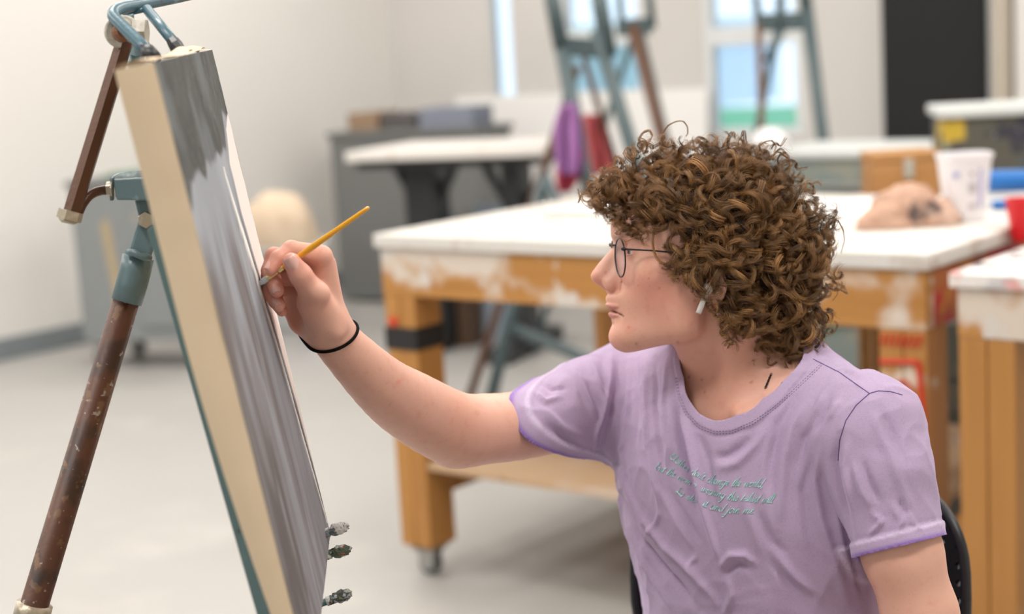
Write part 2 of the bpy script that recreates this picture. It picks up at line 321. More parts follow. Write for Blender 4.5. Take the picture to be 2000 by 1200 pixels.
# ================================================================== THINGS ON THE BIG TABLE
def TP(x, y, z=.93): return PZ(x, y, z)
M_paper = mat('drawing_paper', (.83, .80, .77), .75, spots=((7, .62, .05, (.70, .42, .42)), (12, .66, .04, (.35, .40, .55))))
M_paper2 = mat('plain_paper', (.86, .85, .83), .75)
def sheet(name, label, quad, matr, grp=None, zz=.9305, wav=.004):
    c = np.mean(quad, axis=0); n = 12; vs = []; fs = []
    for i in range(n + 1):
        for j in range(n + 1):
            u, v = i / n, j / n; p = (1 - u) * (1 - v) * quad[0] + u * (1 - v) * quad[1] + u * v * quad[2] + (1 - u) * v * quad[3]
            h = wav * (sin(7 * u + 3 * v) + 1) * (abs(u - .5) + abs(v - .5)); vs.append([p[0], p[1], zz + h])
    for i in range(n):
        for j in range(n): a = i * (n + 1) + j; fs.append((a, a + 1, a + n + 2, a + n + 1))
    me = bpy.data.meshes.new(name); me.from_pydata([list(np.array(q) - c * [1, 1, 0] - [0, 0, zz]) for q in vs], [], fs)
    o = link_mesh(name, me, matr, smooth=True); o.location = (c[0], c[1], zz); s = o.modifiers.new('thick', 'SOLIDIFY'); s.thickness = .0006
    tag(o, label, 'paper', grp); return o
def quadon(a, b, w, h, rot=0):
    c = WQ(a, b, .93); x = TR * cos(rot) + TD * sin(rot); y = -TR * sin(rot) + TD * cos(rot)
    return [c - x * w / 2 - y * h / 2, c + x * w / 2 - y * h / 2, c + x * w / 2 + y * h / 2, c - x * w / 2 + y * h / 2]
sheet('drawing_sheet', 'large drawing sheet with coloured marks near the far end of the big table', quadon(.45, .72, .60, .42, .12), M_paper)
sheet('paper_sheet', 'plain white paper sheet lying mid-table beside the curly hair', quadon(1.12, .72, .42, .38, -.1), M_paper2)
# crumpled tan cloth bag
def lump(name, c, r, seed, amp, matr, parent=None, nu=48, nv=30, flat=.0, freq=5, axes=None):
    rg = np.random.default_rng(seed); ks = rg.normal(0, freq, (10, 3)); ph = rg.uniform(0, 6.28, 10); vs = []; fs = []
    A = np.eye(3) if axes is None else np.asarray(axes)
    for i in range(nv + 1):
        t = pi * i / nv
        for k in range(nu):
            a = 2 * pi * k / nu; d = np.array([sin(t) * cos(a), sin(t) * sin(a), cos(t)])
            h = 1 + amp * np.sum(1 - 2 * np.abs(np.sin(ks @ d + ph))) / 10 * 2
            q = d * r * h
            if q[2] < 0: q[2] *= flat
            vs.append(np.asarray(c) + q @ A)
    for i in range(nv):
        for k in range(nu): fs.append((i * nu + k, (i + 1) * nu + k, (i + 1) * nu + (k + 1) % nu, i * nu + (k + 1) % nu))
    m = MB(); m.add(vs, fs); return m.build(name, matr, parent, smooth=True)
M_tanbag = mat('tan_canvas_cloth', (.46, .28, .20), .85, spots=((14, .55, .1, (.30, .17, .12)), (11, .60, .04, (.08, .055, .05)), (8, .56, .1, (.52, .36, .28)), (16, .66, .03, (.20, .20, .38))), bump=(14, .9, .02))
bc = TP(1775, 446); bagx = nrm(RGT * [1, 1, 0])
bag = thing('cloth_bundle', 'crumpled tan canvas cloth bundle lying on the big table before the white tub', 'cloth', (bc[0], bc[1], .93))
lump('folded_cloth', (bc[0] + .01, bc[1] + .06, .932), (.100, .075, .100), 3, .10, M_tanbag, bag, freq=3.2)
lump('loose_fold', (bc[0] - .045, bc[1] + .02, .931), (.075, .045, .060), 5, .12, M_tanbag, bag, freq=4)
_bd = lump('loose_fold', (bc[0] + .075, bc[1] + .03, .931), (.055, .045, .062), 8, .12, M_tanbag, bag, freq=4)
# white tub, tapering downwards, with printed panels
M_tub = mat('white_plastic_tub', (.78, .76, .78), .4); M_print = mat('violet_print', (.42, .42, .66), .5); M_print2 = mat('grey_print', (.30, .28, .32), .5)
uc = TP(1897, 436); tub = thing('plastic_tub', 'tall tapering white plastic tub with faint violet print behind the cloth bundle', 'tub', (uc[0], uc[1], .93))
hh = .157; fr_ = frame((uc[0], uc[1] + .05, .93), RGT * [1, 1, 0]); m = MB(fr_); prof = [(0, .036), (.004, .041), (hh - .012, .057), (hh - .011, .060), (hh, .0605), (hh, .057), (hh - .02, .0545), (.006, .038)]
def sq_lathe(m, prof, n=32, p=3.5):
    vs = []; 
    for h, r in prof:
        for k in range(n):
            a = 2 * pi * k / n; s = (abs(cos(a)) ** p + abs(sin(a)) ** p) ** (-1 / p); vs.append((r * s * cos(a), r * s * sin(a), h))
    q = len(prof); fs = [(i * n + k, i * n + (k + 1) % n, (i + 1) * n + (k + 1) % n, (i + 1) * n + k) for i in range(q - 1) for k in range(n)] + [tuple(range(n - 1, -1, -1)), tuple((q - 1) * n + k for k in range(n))]
    m.add(vs, fs)
sq_lathe(m, prof); m.build('tub_body', M_tub, tub, smooth=False, bevel=0)
def tubface(x0, x1, z0, z1): # slightly proud printed patch on the front
    y = lambda z: -(.0415 + (z / hh) * .0165) ; return [(x0, y(z0) - .0008, z0), (x1, y(z0) - .0008, z0), (x1, y(z0) + .001, z0), (x0, y(z0) + .001, z0), (x0, y(z1) - .0008, z1), (x1, y(z1) - .0008, z1), (x1, y(z1) + .001, z1), (x0, y(z1) + .001, z1)]
MB(fr_).hexa(tubface(.019, .026, .035, .125)).build('label_print', M_print, tub); MB(fr_).hexa(tubface(-.040, -.026, .105, .118)).build('label_print', M_print, tub)
for z in (.088, .082, .076, .070, .040, .034): MB(fr_).hexa(tubface(-.004, .012, z, z + .003)).build('label_line', M_print2, tub)
MB(fr_).hexa(tubface(-.001, .007, .108, .116)).build('label_line', M_print2, tub)
# blue paint tubes and red cup
M_blue = mat('blue_plastic', (.008, .13, .42), .35, spots=((30, .68, .04, (.5, .6, .7)),)); M_cupred = mat('red_plastic', (.60, .006, .012), .35); M_white = mat('white_plastic', (.8, .79, .78), .45)
def bottle(c, dirv, L, r, label):
    c = np.asarray(c, float); dv = nrm(dirv); t = thing('paint_bottle', label, 'bottle', c)
    MB().lathe(c, dv, [(0, r * .8), (.004, r), (L * .68, r), (L * .78, r * .55)], 18).build('bottle_body', M_blue, t, smooth=False, bevel=.0)
    MB().lathe(c + dv * L * .782, dv, [(0, r * .5), (L * .1, r * .45), (L * .2, r * .2)], 14).build('nozzle', M_blue, t)
q = TP(1946, 410); 
bottle((q[0] + .0, q[1] + .10, .93 + .062), TR * .6 + RGT * .4 * [1, 1, 0], .24, .026, 'fat blue bottle lying across a white block beside the white tub')
bottle((q[0] - .01, q[1] - .0, .93 + .012), TR * .5 + RGT * .5 * [1, 1, 0], .16, .0115, 'slim blue bottle lying on the table in front of the white block')
pb = MB().box((q[0] + .10, q[1] + .085, .93 + .018), (.20, .09, .035), [TR, TD, (0, 0, 1)]).build('sponge_block', M_white, None, bevel=.006); tag(pb, 'pinkish white block under the fat blue bottle', 'block')
cq = PZ(1998, 476, .90); cup = thing('red_cup', 'red plastic cup cut by the right edge on the splattered table', 'cup', (cq[0], cq[1], .90))
MB().lathe((cq[0] + .012, cq[1] + .03, .902), (0, 0, 1), [(0, .024), (.002, .026), (.085, .038), (.09, .040), (.094, .040), (.094, .036), (.088, .034), (.006, .023)], 28).build('cup_body', M_cupred, cup, smooth=False)

# ================================================================== BEHIND THE BIG TABLE
M_box = mat('varnished_box_wood', (.44, .22, .075), .55, grain=((3, 3, 25), (.34, .15, .04), .7)); M_latch = mat('latch_metal', (.5, .48, .42), .4, .5)
M_paintmess = mat('paint_smeared_case', (.085, .08, .06), .6, spots=((7, .48, .06, (.03, .028, .04)), (9, .56, .05, (.38, .21, .13)), (7, .62, .05, (.22, .26, .20)), (6, .60, .04, (.50, .34, .03)), (16, .64, .04, (.06, .09, .14)), (20, .66, .04, (.35, .33, .32))))
M_cabmess = mat('paint_smeared_cabinet', (.20, .235, .22), .6, spots=((5, .55, .08, (.27, .27, .22)), (8, .62, .05, (.09, .20, .15)), (11, .66, .05, (.36, .34, .28)), (7, .68, .05, (.05, .05, .06))))
M_ltop = mat('pale_grey_top', (.56, .58, .57), .5, spots=((9, .62, .06, (.40, .42, .42)),))
# standing box: a wooden box on a taboret behind
def cabinet(name, label, cat, px, pybase, depth_b, w, d, h, z0, body, topm, ntag, drawers=3, casters=False, rot=0.0, topt=.03):
    """box cabinet whose front-left foot lies on floor point below"""
    x = TR * cos(rot) + TD * sin(rot); y = -TR * sin(rot) + TD * cos(rot); c0 = np.array([px[0], px[1], 0.0]); root = thing(name, label, cat, c0 + x * w / 2 + y * d / 2)
    A = [x, y, (0, 0, 1)]; Q = lambda a, b, z: c0 + x * a + y * b + np.array([0, 0, z])
    MB().box(Q(w / 2, d / 2, (z0 + h - topt) / 2), (w, d, h - topt - z0), A).build('body', body, root, bevel=.006)
    MB().box(Q(w / 2, d / 2, h - topt / 2), (w + .03, d + .03, topt), A).build('top', topm, root, bevel=.006)
    for k in range(drawers):
        dh = (h - topt - z0 - .04) / drawers; zc = z0 + .02 + dh * (k + .5)
        dr = MB().box(Q(w / 2, -.006, zc), (w - .05, .014, dh - .015), A).build('drawer', body, root, bevel=.003)
        MB().box(Q(w / 2, -.022, zc + dh * .2), (w * .3, .018, .014), A).build('handle', M_zinc, dr)
    if casters:
        for a in (.06, w - .06):
            for b in (.06, d - .06): caster(root, Q(a, b, 0), .05)
    return root, Q
# paint-smeared rolling cabinet (its top and side appear above the table behind the hair)
c0 = PZ(1480, 296, .95)
cabinet('paint_cabinet', 'paint-smeared grey-green cabinet with a pale top behind the curly hair', 'cabinet', c0, 0, 0, .72, .5, .95, .12, M_cabmess, M_ltop, 0, drawers=3, casters=True)
bw = PZ(1478, 286, .95); bw = bw + TD * .10; bowl = thing('white_bowl', 'white bowl upturned on the pale cabinet top just above the hair', 'bowl', (bw[0], bw[1], .95))
MB().lathe((bw[0], bw[1], .952), (0, 0, 1), [(0, .078), (.006, .078), (.03, .068), (.052, .045), (.06, .035), (.064, .034)], 24).build('bowl_body', M_white, bowl, smooth=False)
# wooden box
wb0 = PZ(1716, 350, .96); 
bs = thing('wooden_box', 'small varnished wooden box with a metal latch in front of the black panel', 'box', (wb0[0], wb0[1], .93))
wbd = np.array([wb0[0], wb0[1], .93]) + TD * .05; bsr = thing('box_stool', 'tall timber stand carrying the varnished wooden box', 'stand', (wb0[0], wb0[1], 0))
wx = nrm(RGT * [1, 1, 0]); wy = np.cross((0, 0, 1), wx); AA = [wx, wy, (0, 0, 1)]; wc = np.array([wb0[0], wb0[1], 0]) + wx * .085 + wy * .10
MB().box(wc + [0, 0, .885], (.24, .22, .03), AA).build('stand_top', M_box, bsr, bevel=.003)
for i in (-1, 1):
    for j in (-1, 1): MB().box(wc + wx * i * .095 + wy * j * .085 + [0, 0, .435], (.035, .035, .87), AA).build('leg', M_box, bsr, bevel=.003)
MB().box(wc + [0, 0, .90 + .052], (.19, .16, .104), AA).build('box_body', M_box, bs, bevel=.004)
MB().box(wc + [0, 0, .90 + .117], (.196, .166, .024), AA).build('lid', M_box, bs, bevel=.004)
MB().box(wc - wy * .083 + wx * .005 + [0, 0, .90 + .083], (.028, .008, .055), AA).build('latch', M_latch, bs, bevel=.002)
# paint-smeared case with white top
cc0 = PZ(1845, 215, 1.25)
MB  # (case stands on a cart)
cabinet('paint_cart', 'tall case smeared with dark and yellow paint with a white top, right rear', 'cabinet', PZ(1842, 213, 1.13), 0, 0, .62, .34, 1.13, .12, M_paintmess, M_ltop, 0, drawers=0, casters=True, rot=.52)

# grey panel cart under the table (visible between the hair and the leg)
M_grey = mat('grey_steel', (.235, .25, .255), .5, spots=((5, .62, .06, (.30, .32, .33)), (9, .70, .04, (.48, .38, .26)), (14, .73, .03, (.08, .09, .10))))
M_greyd = mat('dark_grey_steel', (.165, .168, .165), .5, spots=((6, .66, .05, (.25, .24, .22)),))
M_dark = mat('black_steel', (.02, .022, .024), .45); M_top2 = mat('worn_white_laminate', (.74, .70, .66), .55, spots=((8, .6, .08, (.58, .48, .40)),))
g0 = WQ(.92, 1.14, 0)
cabinet('smeared_cart', 'low grey cart smeared with pale paint standing beyond the big table', 'cart', g0, 0, 0, .46, .34, .70, .14, M_cabmess, M_ltop, 0, drawers=2, casters=True)
# left grey cart
L0 = PZ(170, 722, 0)
lc, LQ = cabinet('steel_cart', 'grey steel cart on casters against the left wall behind the easel leg', 'cart', L0 + TR * .0, 0, 0, .62, .42, .90, .14, M_grey, M_greyd, 0, drawers=0, casters=True, rot=.35)
dr = MB().box(LQ(.46, -.008, .52), (.26, .012, .62), [TR * cos(.35) + TD * sin(.35), -TR * sin(.35) + TD * cos(.35), (0, 0, 1)]).build('door', M_grey, lc, bevel=.003)
M_yel = mat('ochre_smear', (.42, .33, .20), .7); M_grn = mat('green_cloth', (.10, .42, .12), .8)
A_ = [TR * cos(.35) + TD * sin(.35), -TR * sin(.35) + TD * cos(.35), (0, 0, 1)]
MB().hexa([LQ(.20, -.004, .30), LQ(.245, -.004, .28), LQ(.245, .001, .28), LQ(.20, .001, .30), LQ(.155, -.004, .70), LQ(.20, -.004, .72), LQ(.20, .001, .72), LQ(.155, .001, .70)]).build('paint_smear', M_yel, lc)
tag(lump('green_rag', LQ(.22, .15, .905), (.10, .08, .03), 4, .4, mat('dull_green_cloth', (.16, .28, .20), .8), freq=3), 'crumpled dull green rag on top of the grey steel cart', 'rag')
tag(lump('green_sponge', LQ(.50, .02, .90), (.06, .05, .045), 6, .3, M_grn, freq=3), 'bright green sponge on the steel cart glimpsed beside the easel bracket', 'sponge')
# cloth heap on a bin
hb = PZ(560, 640, 0); bn = thing('storage_bin', 'white bin with blue corner stripes holding the cream cloth heap', 'bin', hb)
MB().hexa([hb + wx * i * .19 + wy * j * .15 + np.array([0, 0, z]) for z, in ((.0,),) for i, j in ((-1, -1), (1, -1), (1, 1), (-1, 1))] + [hb + wx * i * .225 + wy * j * .18 + np.array([0, 0, .42]) for i, j in ((-1, -1), (1, -1), (1, 1), (-1, 1))]).build('bin_body', M_ltop, bn, bevel=.01)
M_bl = mat('strong_blue', (.012, .035, .42), .5)
for (i, w_) in ((-.13, .05), (.13, .05)): MB().box(hb + wx * i - wy * .172 + [0, 0, .22], (w_, .03, .38), AA).build('blue_strip', M_bl, bn, bevel=.004)
MB().box(hb + [0, 0, .43], (.50, .40, .03), AA).build('rim', M_ltop, bn, bevel=.008)
M_cream = mat('cream_cloth', (.74, .58, .43), .9, spots=((6, .55, .1, (.62, .45, .30)),), bump=(10, .6, .02))
tag(lump('cloth_heap', hb + np.array([-.015, 0, .445]), (.225, .19, .30), 12, .10, M_cream, freq=2.0), 'cream cloth heap piled on the white and blue bin', 'cloth')
# grey cabinet and drafting table in the corner
G0 = PZ(668, 590, 0)
gc, GQ = cabinet('steel_cabinet', 'dark grey steel cabinet in the room corner behind the drafting table', 'cabinet', G0, 0, 0, .95, .42, .98, .02, M_greyd, M_greyd, 0, drawers=0, rot=.22)
cl = [('clutter_box', 'brown cardboard box on the steel cabinet', (.30, .20, .13), .12, .20, .10), ('clutter_box', 'dark bundle box on the steel cabinet next to the brown one', (.10, .09, .09), .36, .22, .09), ('clutter_box', 'blue grey tray box at the far end of the steel cabinet', (.22, .24, .30), .66, .34, .11)]
for nm, lb, co, a, w_, h_ in cl:
    o = MB().box(GQ(a + .05, .22, .98 + h_ / 2), (w_, .25, h_), [TR * cos(.22) + TD * sin(.22), -TR * sin(.22) + TD * cos(.22), (0, 0, 1)]).build(nm, mat('card_' + lb[:5].strip(), co, .8), None, bevel=.004); tag(o, lb, 'box')
D0 = PZ(676, 318, .92); D1 = PZ(1062, 306, .92)
dt = thing('drafting_table', 'worn white drafting table on black steel pedestal legs near the corner', 'table', ((D0[0] + D1[0]) / 2, (D0[1] + D1[1]) / 2, 0))
dx = nrm((D1 - D0) * [1, 1, 0]); dy = np.cross((0, 0, 1), dx); DL = np.linalg.norm(D1 - D0); DA = [dx, dy, (0, 0, 1)]; DQ = lambda a, b, z: np.array([D0[0], D0[1], 0]) + dx * a + dy * b + np.array([0, 0, z])
MB().box(DQ(DL / 2, .34, .945), (DL, .70, .045), DA).build('tabletop', M_top2, dt, bevel=.006)
MB().box(DQ(DL / 2, .30, .90), (DL * .94, .5, .035), DA).build('frame', M_dark, dt)
for a in (.27, .74):
    w_ = .16 if a < .5 else .085
    l = MB(); l.box(DQ(DL * a, .28, .47), (w_, .16, .86), DA); o = l.build('pedestal', M_dark, dt, bevel=.004)
    MB().box(DQ(DL * a, .28, .035), (.12, .66, .07), DA).build('foot', M_dark, dt, bevel=.006)
    for s in (-1, 1): MB().tube([DQ(DL * a + s * .04, .28, .66), DQ(DL * a + s * .16, .28, .885)], .022, 8).build('brace', M_dark, dt)
# things stored beneath the drafting table
for (a, w_, h_, co, lb) in ((.355, .09, .62, (.34, .35, .25), 'olive board leaning under the drafting table'), (.49, .20, .66, (.42, .50, .60), 'pale blue folded board leaning under the drafting table'), (.36, .12, .25, (.10, .055, .03), 'dark brown box low beneath the drafting table')):
    o = MB().box(DQ(DL * a, .55 if h_ > .3 else .42, h_ / 2 + .06 * (h_ > .3)), (w_, .03 if h_ > .3 else .14, h_), DA).build('leaning_board' if h_ > .3 else 'carton', mat('board_' + lb[:4], co, .7), None, bevel=.002); tag(o, lb, 'board' if h_ > .3 else 'box'); o.location.z -= .06 * (h_ > .3)
# white foam boards leaning on the back wall
M_foam = mat('white_board', (.86, .84, .82), .7)
f1, zf = back_a(905, 200); f2, _ = back_a(1395, 200)
fbq = lambda a, b, z: CORNER + TR * a - TD * b + np.array([0, 0, z])
fz = 1.12
o = MB().hexa([fbq(f1, .18, 0), fbq(f2, .18, 0), fbq(f2, .15, 0), fbq(f1, .15, 0), fbq(f1, .07, fz), fbq(f2, .07, fz), fbq(f2, .04, fz), fbq(f1, .04, fz)]).build('white_board', M_foam, None, bevel=.003)
tag(o, 'long white board leaning against the back wall beneath the windows', 'board')

# ================================================================== BACKGROUND EASELS
M_teal = mat('teal_enamel', (.055, .084, .090), .45, spots=((25, .66, .05, (.25, .30, .31)), (40, .7, .04, (.09, .06, .05))))
M_rust = mat('brown_enamel_tube', (.105, .045, .022), .5, spots=((30, .64, .05, (.15, .07, .035)), (70, .70, .04, (.32, .28, .25)), (12, .6, .1, (.055, .03, .02))))
def studio_easel(label, foot_px, sc=1.0, rz=0.0, h=1.95, col=None, parts='all'):
    c = PZ(*foot_px, 0); t = thing('metal_easel', label, 'easel', c, rz, None); M = frame(c, (cos(rz), sin(rz), 0)); col = col or M_teal
    def tb(n, pts, r, m=col, par=t): return MB(M).tube(pts, r, 10).build(n, m, par, smooth=True)
    tb('leg', [(-.33 * sc, -.05, 0), (-.07, -.05 + .02, h * .62)], .020); tb('leg', [(.33 * sc, -.05, 0), (.07, -.03, h * .62)], .020)
    tb('leg', [(0, .55 * sc, 0), (0, .03, h * .60)], .018, M_rust)
    tb('mast', [(0, 0.0, .28), (0, .0, h)], .017)
    MB(M).box((0, -.02, h * .62), (.24, .06, .07)).build('head_bracket', col, t, bevel=.005)
    MB(M).box((0, -.035, .55), (.42, .05, .035)).build('canvas_rest', col, t, bevel=.004)
    tb('brace', [(-.24 * sc, -.05, .45), (.24 * sc, -.05, .45)], .012)
    for s in (-1, 1): tb('clamp_rod', [(s * .12, -.02, h * .93), (s * .12, -.10, h * .90)], .009)
    MB(M).box((0, -.015, h * .93), (.27, .03, .04)).build('clamp_bar', col, t, bevel=.004)
    return t, M
# the easel pair by the middle window and the one by the right window
def rods(name, label, cat, segs, group=None, loc=None):
    """segs: (part name, [points], radius, material)"""
    t = thing(name, label, cat, loc, 0, group)
    for nm, pts, r, m_ in segs: MB().tube(pts, r, 10).build(nm, m_, t, smooth=True)
    return t
def easel_at(label, D, leftfoot, rightfoot, rear, headL, headR, top, crossy=None, tray=None, matl=None, extra=()):
    """D: depth of the front frame; pixel positions of the visible bars are carried down to the floor"""
    matl = matl or M_teal
    def down(p0, p1, d):   # extend the bar p0 -> p1 (pixels at depth d) to the floor
        a, b = P(*p0, d), P(*p1, d); k = a[2] / (a[2] - b[2]); return a, a + (b - a) * k
    segs = []
    for nm, (p0, p1, dd, r, m_) in (('leg', leftfoot), ('leg', rightfoot), ('rear_leg', rear)):
        a, b = down(p0, p1, dd); b2 = b + nrm(a - b) * r * 1.5; segs.append((nm, [a, b2], r, m_))
    t = rods('metal_easel', label, 'easel', segs, 'easels standing by the windows', segs[0][1][1] * [1, 1, 0])
    a, b = P(*headL, D), P(*headR, D); MB().box((a + b) / 2, (np.linalg.norm(b - a), .03, .075), [nrm(b - a), nrm(np.cross((0, 0, 1), nrm(b - a))), (0, 0, 1)]).build('head_bracket', matl, t, bevel=.004)
    for nm, p0, p1, dd, r, m_ in extra: MB().tube([P(*p0, dd), P(*p1, dd)], r, 10).build(nm, m_, t, smooth=True)
    return t
DA_, DB_, DC_ = 6.1, 6.9, 6.6
easel_at('teal metal easel with a framed screen shape, left of the pair by the middle window', DA_,
    ((1097, 95), (1148, 360), DA_, .030, M_teal), ((1165, 60), (1222, 250), DA_, .030, M_teal), ((1128, 130), (1040, 400), DA_ + .15, .018, M_rust),
    (1085, 88), (1175, 96), None, extra=(('upright', (1068, -60), (1097, 95), DA_, .032, M_teal), ('upright', (1160, -60), (1190, 110), DA_, .034, M_teal), ('centre_mast', (1110, 150), (1105, 200), DA_, .016, M_teal),
     ('brace', (1140, 110), (1205, 330), DA_ + .1, .014, M_rust)))
easel_at('teal metal easel with brown struts, right of the pair by the middle window', DB_,
    ((1235, 50), (1290, 260), DB_, .028, M_rust), ((1250, 50), (1296, 240), DB_, .012, M_teal), ((1240, 60), (1170, 280), DB_ + .3, .016, M_teal),
    (1205, 55), (1272, 50), None, extra=(('upright', (1205, -60), (1215, 55), DB_, .016, M_teal), ('upright', (1262, -60), (1275, 55), DB_, .018, M_teal)))
easel_at('slim teal easel standing in front of the right window', DC_,
    ((1482, 45), (1488, 265), DC_, .016, M_rust), ((1575, 10), (1606, 262), DC_, .028, M_teal), ((1520, 50), (1480, 250), DC_ + .3, .016, M_teal),
    (1478, 45), (1580, 40), None, extra=(('upright', (1470, -60), (1482, 45), DC_, .016, M_teal), ('upright', (1568, -60), (1575, 20), DC_, .028, M_teal), ('mast', (1524, -60), (1524, 60), DC_, .02, M_teal), ('strut', (1524, 60), (1500, 120), DC_, .02, M_teal)))
# teal floor easel legs seen under the big table
def leg_under():
    a = P(1016, 545, 5.9); b = P(962, 765, 5.9); k = a[2] / (a[2] - b[2]); foot = a + (b - a) * (k - .005)
    top = a + (a - b) * .9
    t = thing('folded_easel', 'teal easel frame standing past the big table, seen under its top', 'easel', foot * [1, 1, 0])
    MB().tube([foot, top], .024, 10).build('leg', M_teal, t, smooth=True)
    p = P(1000, 640, 5.9); q = P(1160, 708, 5.3); k = (p[2] - .02) / (p[2] - q[2])
    MB().tube([p, q, P(1200, 740, 5.1)], .020, 10).build('brace', M_teal, t, smooth=True)
    g = P(1160, 560, 5.5); foot2 = g + (P(1215, 800, 5.1) - g) * 1.0; kk = g[2] / (g[2] - foot2[2]); MB().tube([top, g, g + (foot2 - g) * kk * .99], .020, 10).build('leg', M_teal, t, smooth=True)
leg_under()
# far floor bits under the table: black foot and grey stool base
q = PZ(903, 608, 0); o = MB().hexa([q + np.array(v) for v in ((-.04, -.05, 0), (.04, -.05, 0), (.04, .05, 0), (-.04, .05, 0), (-.055, -.05, .38), (.03, -.05, .38), (.03, .05, .38), (-.055, .05, .38))]).build('table_post', mat('slate_post', (.085, .10, .12), .5), None, bevel=.004); tag(o, 'slate-coloured post on the floor seen under the big table, left part', 'post')
q = PZ(1118, 590, 0); t = thing('stool', 'low grey stool base seen under the big table near the nose', 'stool', q)
MB().lathe(q + [0, 0, .40], (0, 0, 1), [(0, .15), (.03, .16), (.045, .15)], 20).build('seat', M_grey, t)
for k in range(4):
    a = pi / 4 + k * pi / 2; MB().tube([q + np.array([.20 * cos(a), .20 * sin(a), .012]), q + np.array([.11 * cos(a), .11 * sin(a), .40])], .012, 8).build('leg', M_grey, t, smooth=True)
MB().tube([q + np.array([.17 * cos(x), .17 * sin(x), .14]) for x in np.linspace(0, 2 * pi, 25)], .009, 8).build('foot_ring', M_grey, t, smooth=True)
# smocks hanging from the left easel
M_purp = mat('purple_smock', (.33, .14, .36), .85, spots=((4, .5, .2, (.36, .15, .42)),), bump=(8, .4, .02)); M_crim = mat('crimson_cloth', (.36, .03, .06), .85, bump=(8, .4, .02))
M_pinkr = mat('faded_red_smock', (.42, .07, .08), .85, bump=(8, .4, .02))
def drape(name, label, px, d, matr, seed, cat='smock', second=None):
    """hanging cloth: pixel outline rows (y, x0, x1) at depth d"""
    rows = px; vs = []; fs = []; n = 14; rg = np.random.default_rng(seed); ph = rg.uniform(0, 6, 3)
    for i, (y, x0, x1) in enumerate(rows):
        for k in range(n + 1):
            u = k / n; dd = d + .035 * sin(u * 12 + ph[0] + i * .3) + .02 * sin(u * 23 + ph[1])
            vs.append(P(x0 + (x1 - x0) * u, y, dd))
    for i in range(len(rows) - 1):
        for k in range(n): a = i * (n + 1) + k; fs.append((a, a + 1, a + n + 2, a + n + 1))
    m = MB(); m.add(vs, fs); o = m.build(name, matr, None, smooth=True); s = o.modifiers.new('thick', 'SOLIDIFY'); s.thickness = .006; su = o.modifiers.new('s', 'SUBSURF'); su.levels = su.render_levels = 1
    tag(o, label, cat); return o
drape('purple_smock', 'purple smock hanging low on the left easel of the pair', [(200, 1100, 1126), (235, 1078, 1136), (285, 1082, 1142), (325, 1086, 1140), (342, 1092, 1136)], DA_ - .12, M_purp, 1)
drape('crimson_cloth', 'crimson cloth hanging under the purple smock', [(290, 1092, 1144), (325, 1088, 1146), (352, 1086, 1128), (378, 1092, 1112)], DA_ - .02, M_crim, 2, 'cloth')
drape('red_smock', 'faded red smock hanging between the two easels of the pair', [(222, 1140, 1174), (250, 1138, 1184), (280, 1144, 1188), (310, 1150, 1196), (345, 1156, 1200)], DA_ + .35, M_pinkr, 3)
# ================================================================== CANVAS ON ITS EASEL
def srgb(*c):
    c = np.array(c, float) / 255; return np.where(c <= .04045, c / 12.92, ((c + .055) / 1.055) ** 2.4)
NT = P(300, 120, 1.15); _NB = P(610, 1350, 1.15 * 1.08442211); _FT = P(415, 100, 1.15 * 1.32883465)
CDN = nrm(_NB - NT); CAC = _FT - NT; CAC = CAC - CDN * (CAC @ CDN); CW = np.linalg.norm(CAC); CAC = nrm(CAC); CN = np.cross(CDN, CAC); CH = .5017
def CQ(u, v, t=0.0): return NT + CAC * CW * u + CDN * CH * v + CN * t
def cdepth(x, y):
    q = ray(x, y); return ((NT - CAM) @ CN) / (q @ CN)
def vnoise(x, y, seed):
    """smooth value noise on arrays"""
    rg = np.random.default_rng(seed); T = rg.random((64, 64)); xi = np.floor(x).astype(int); yi = np.floor(y).astype(int); fx = x - xi; fy = y - yi
    fx = fx * fx * (3 - 2 * fx); fy = fy * fy * (3 - 2 * fy); g = lambda a, b: T[a % 64, b % 64]
    return (g(xi, yi) * (1 - fx) + g(xi + 1, yi) * fx) * (1 - fy) + (g(xi, yi + 1) * (1 - fx) + g(xi + 1, yi + 1) * fx) * fy
nu, nv = 220, 420
U, V = np.meshgrid(np.linspace(0, 1, nu), np.linspace(0, 1, nv)); u = U.ravel(); v = V.ravel()
def fb(sx, sy, seed, o=3):
    s = 0; a = 1; t = 0
    for k in range(o): s = s + a * vnoise(u * sx * 2 ** k + 9, v * sy * 2 ** k + 5, seed + k); t += a; a *= .5
    return s / t
def mixc(c, col, w): return c * (1 - w[:, None]) + np.asarray(col)[None] * w[:, None]
sm = lambda a, b, x: (lambda t: t * t * (3 - 2 * t))(np.clip((x - a) / (b - a), 0, 1))
st = fb(30, 4, 1); st2 = fb(11, 2.5, 11); bl = fb(7, 5, 21); fine = fb(140, 26, 31)
col = np.tile(srgb(176, 180, 186), (len(u), 1))
col = mixc(col, srgb(196, 200, 206), sm(.45, .7, bl) * .7)
# brown-grey streaks growing downward from the middle
zone = sm(.24, .40, v + .10 * (st2 - .5)) * sm(-.05, .02, u) * (1 - sm(.55, .80, u + .25 * (st - .5)))
col = mixc(col, srgb(132, 122, 120), zone * sm(.30, .62, st2) * .9); col = mixc(col, srgb(112, 104, 102), zone * sm(.45, .75, st) * .7)
low = sm(.45, .75, v); col = mixc(col, srgb(146, 143, 145), low * .55); col = mixc(col, srgb(104, 96, 92), low * sm(.50, .68, st2) * .75 * (1 - sm(.45, .8, u)))
col = mixc(col, srgb(176, 176, 180), sm(.35, .6, v) * sm(.56, .7, fb(34, 4, 41)) * .6)
nearb = (1 - sm(.0, .16, u + .05 * (st2 - .5))) * sm(.22, .5, v); col = mixc(col, srgb(108, 98, 92), nearb * .65)
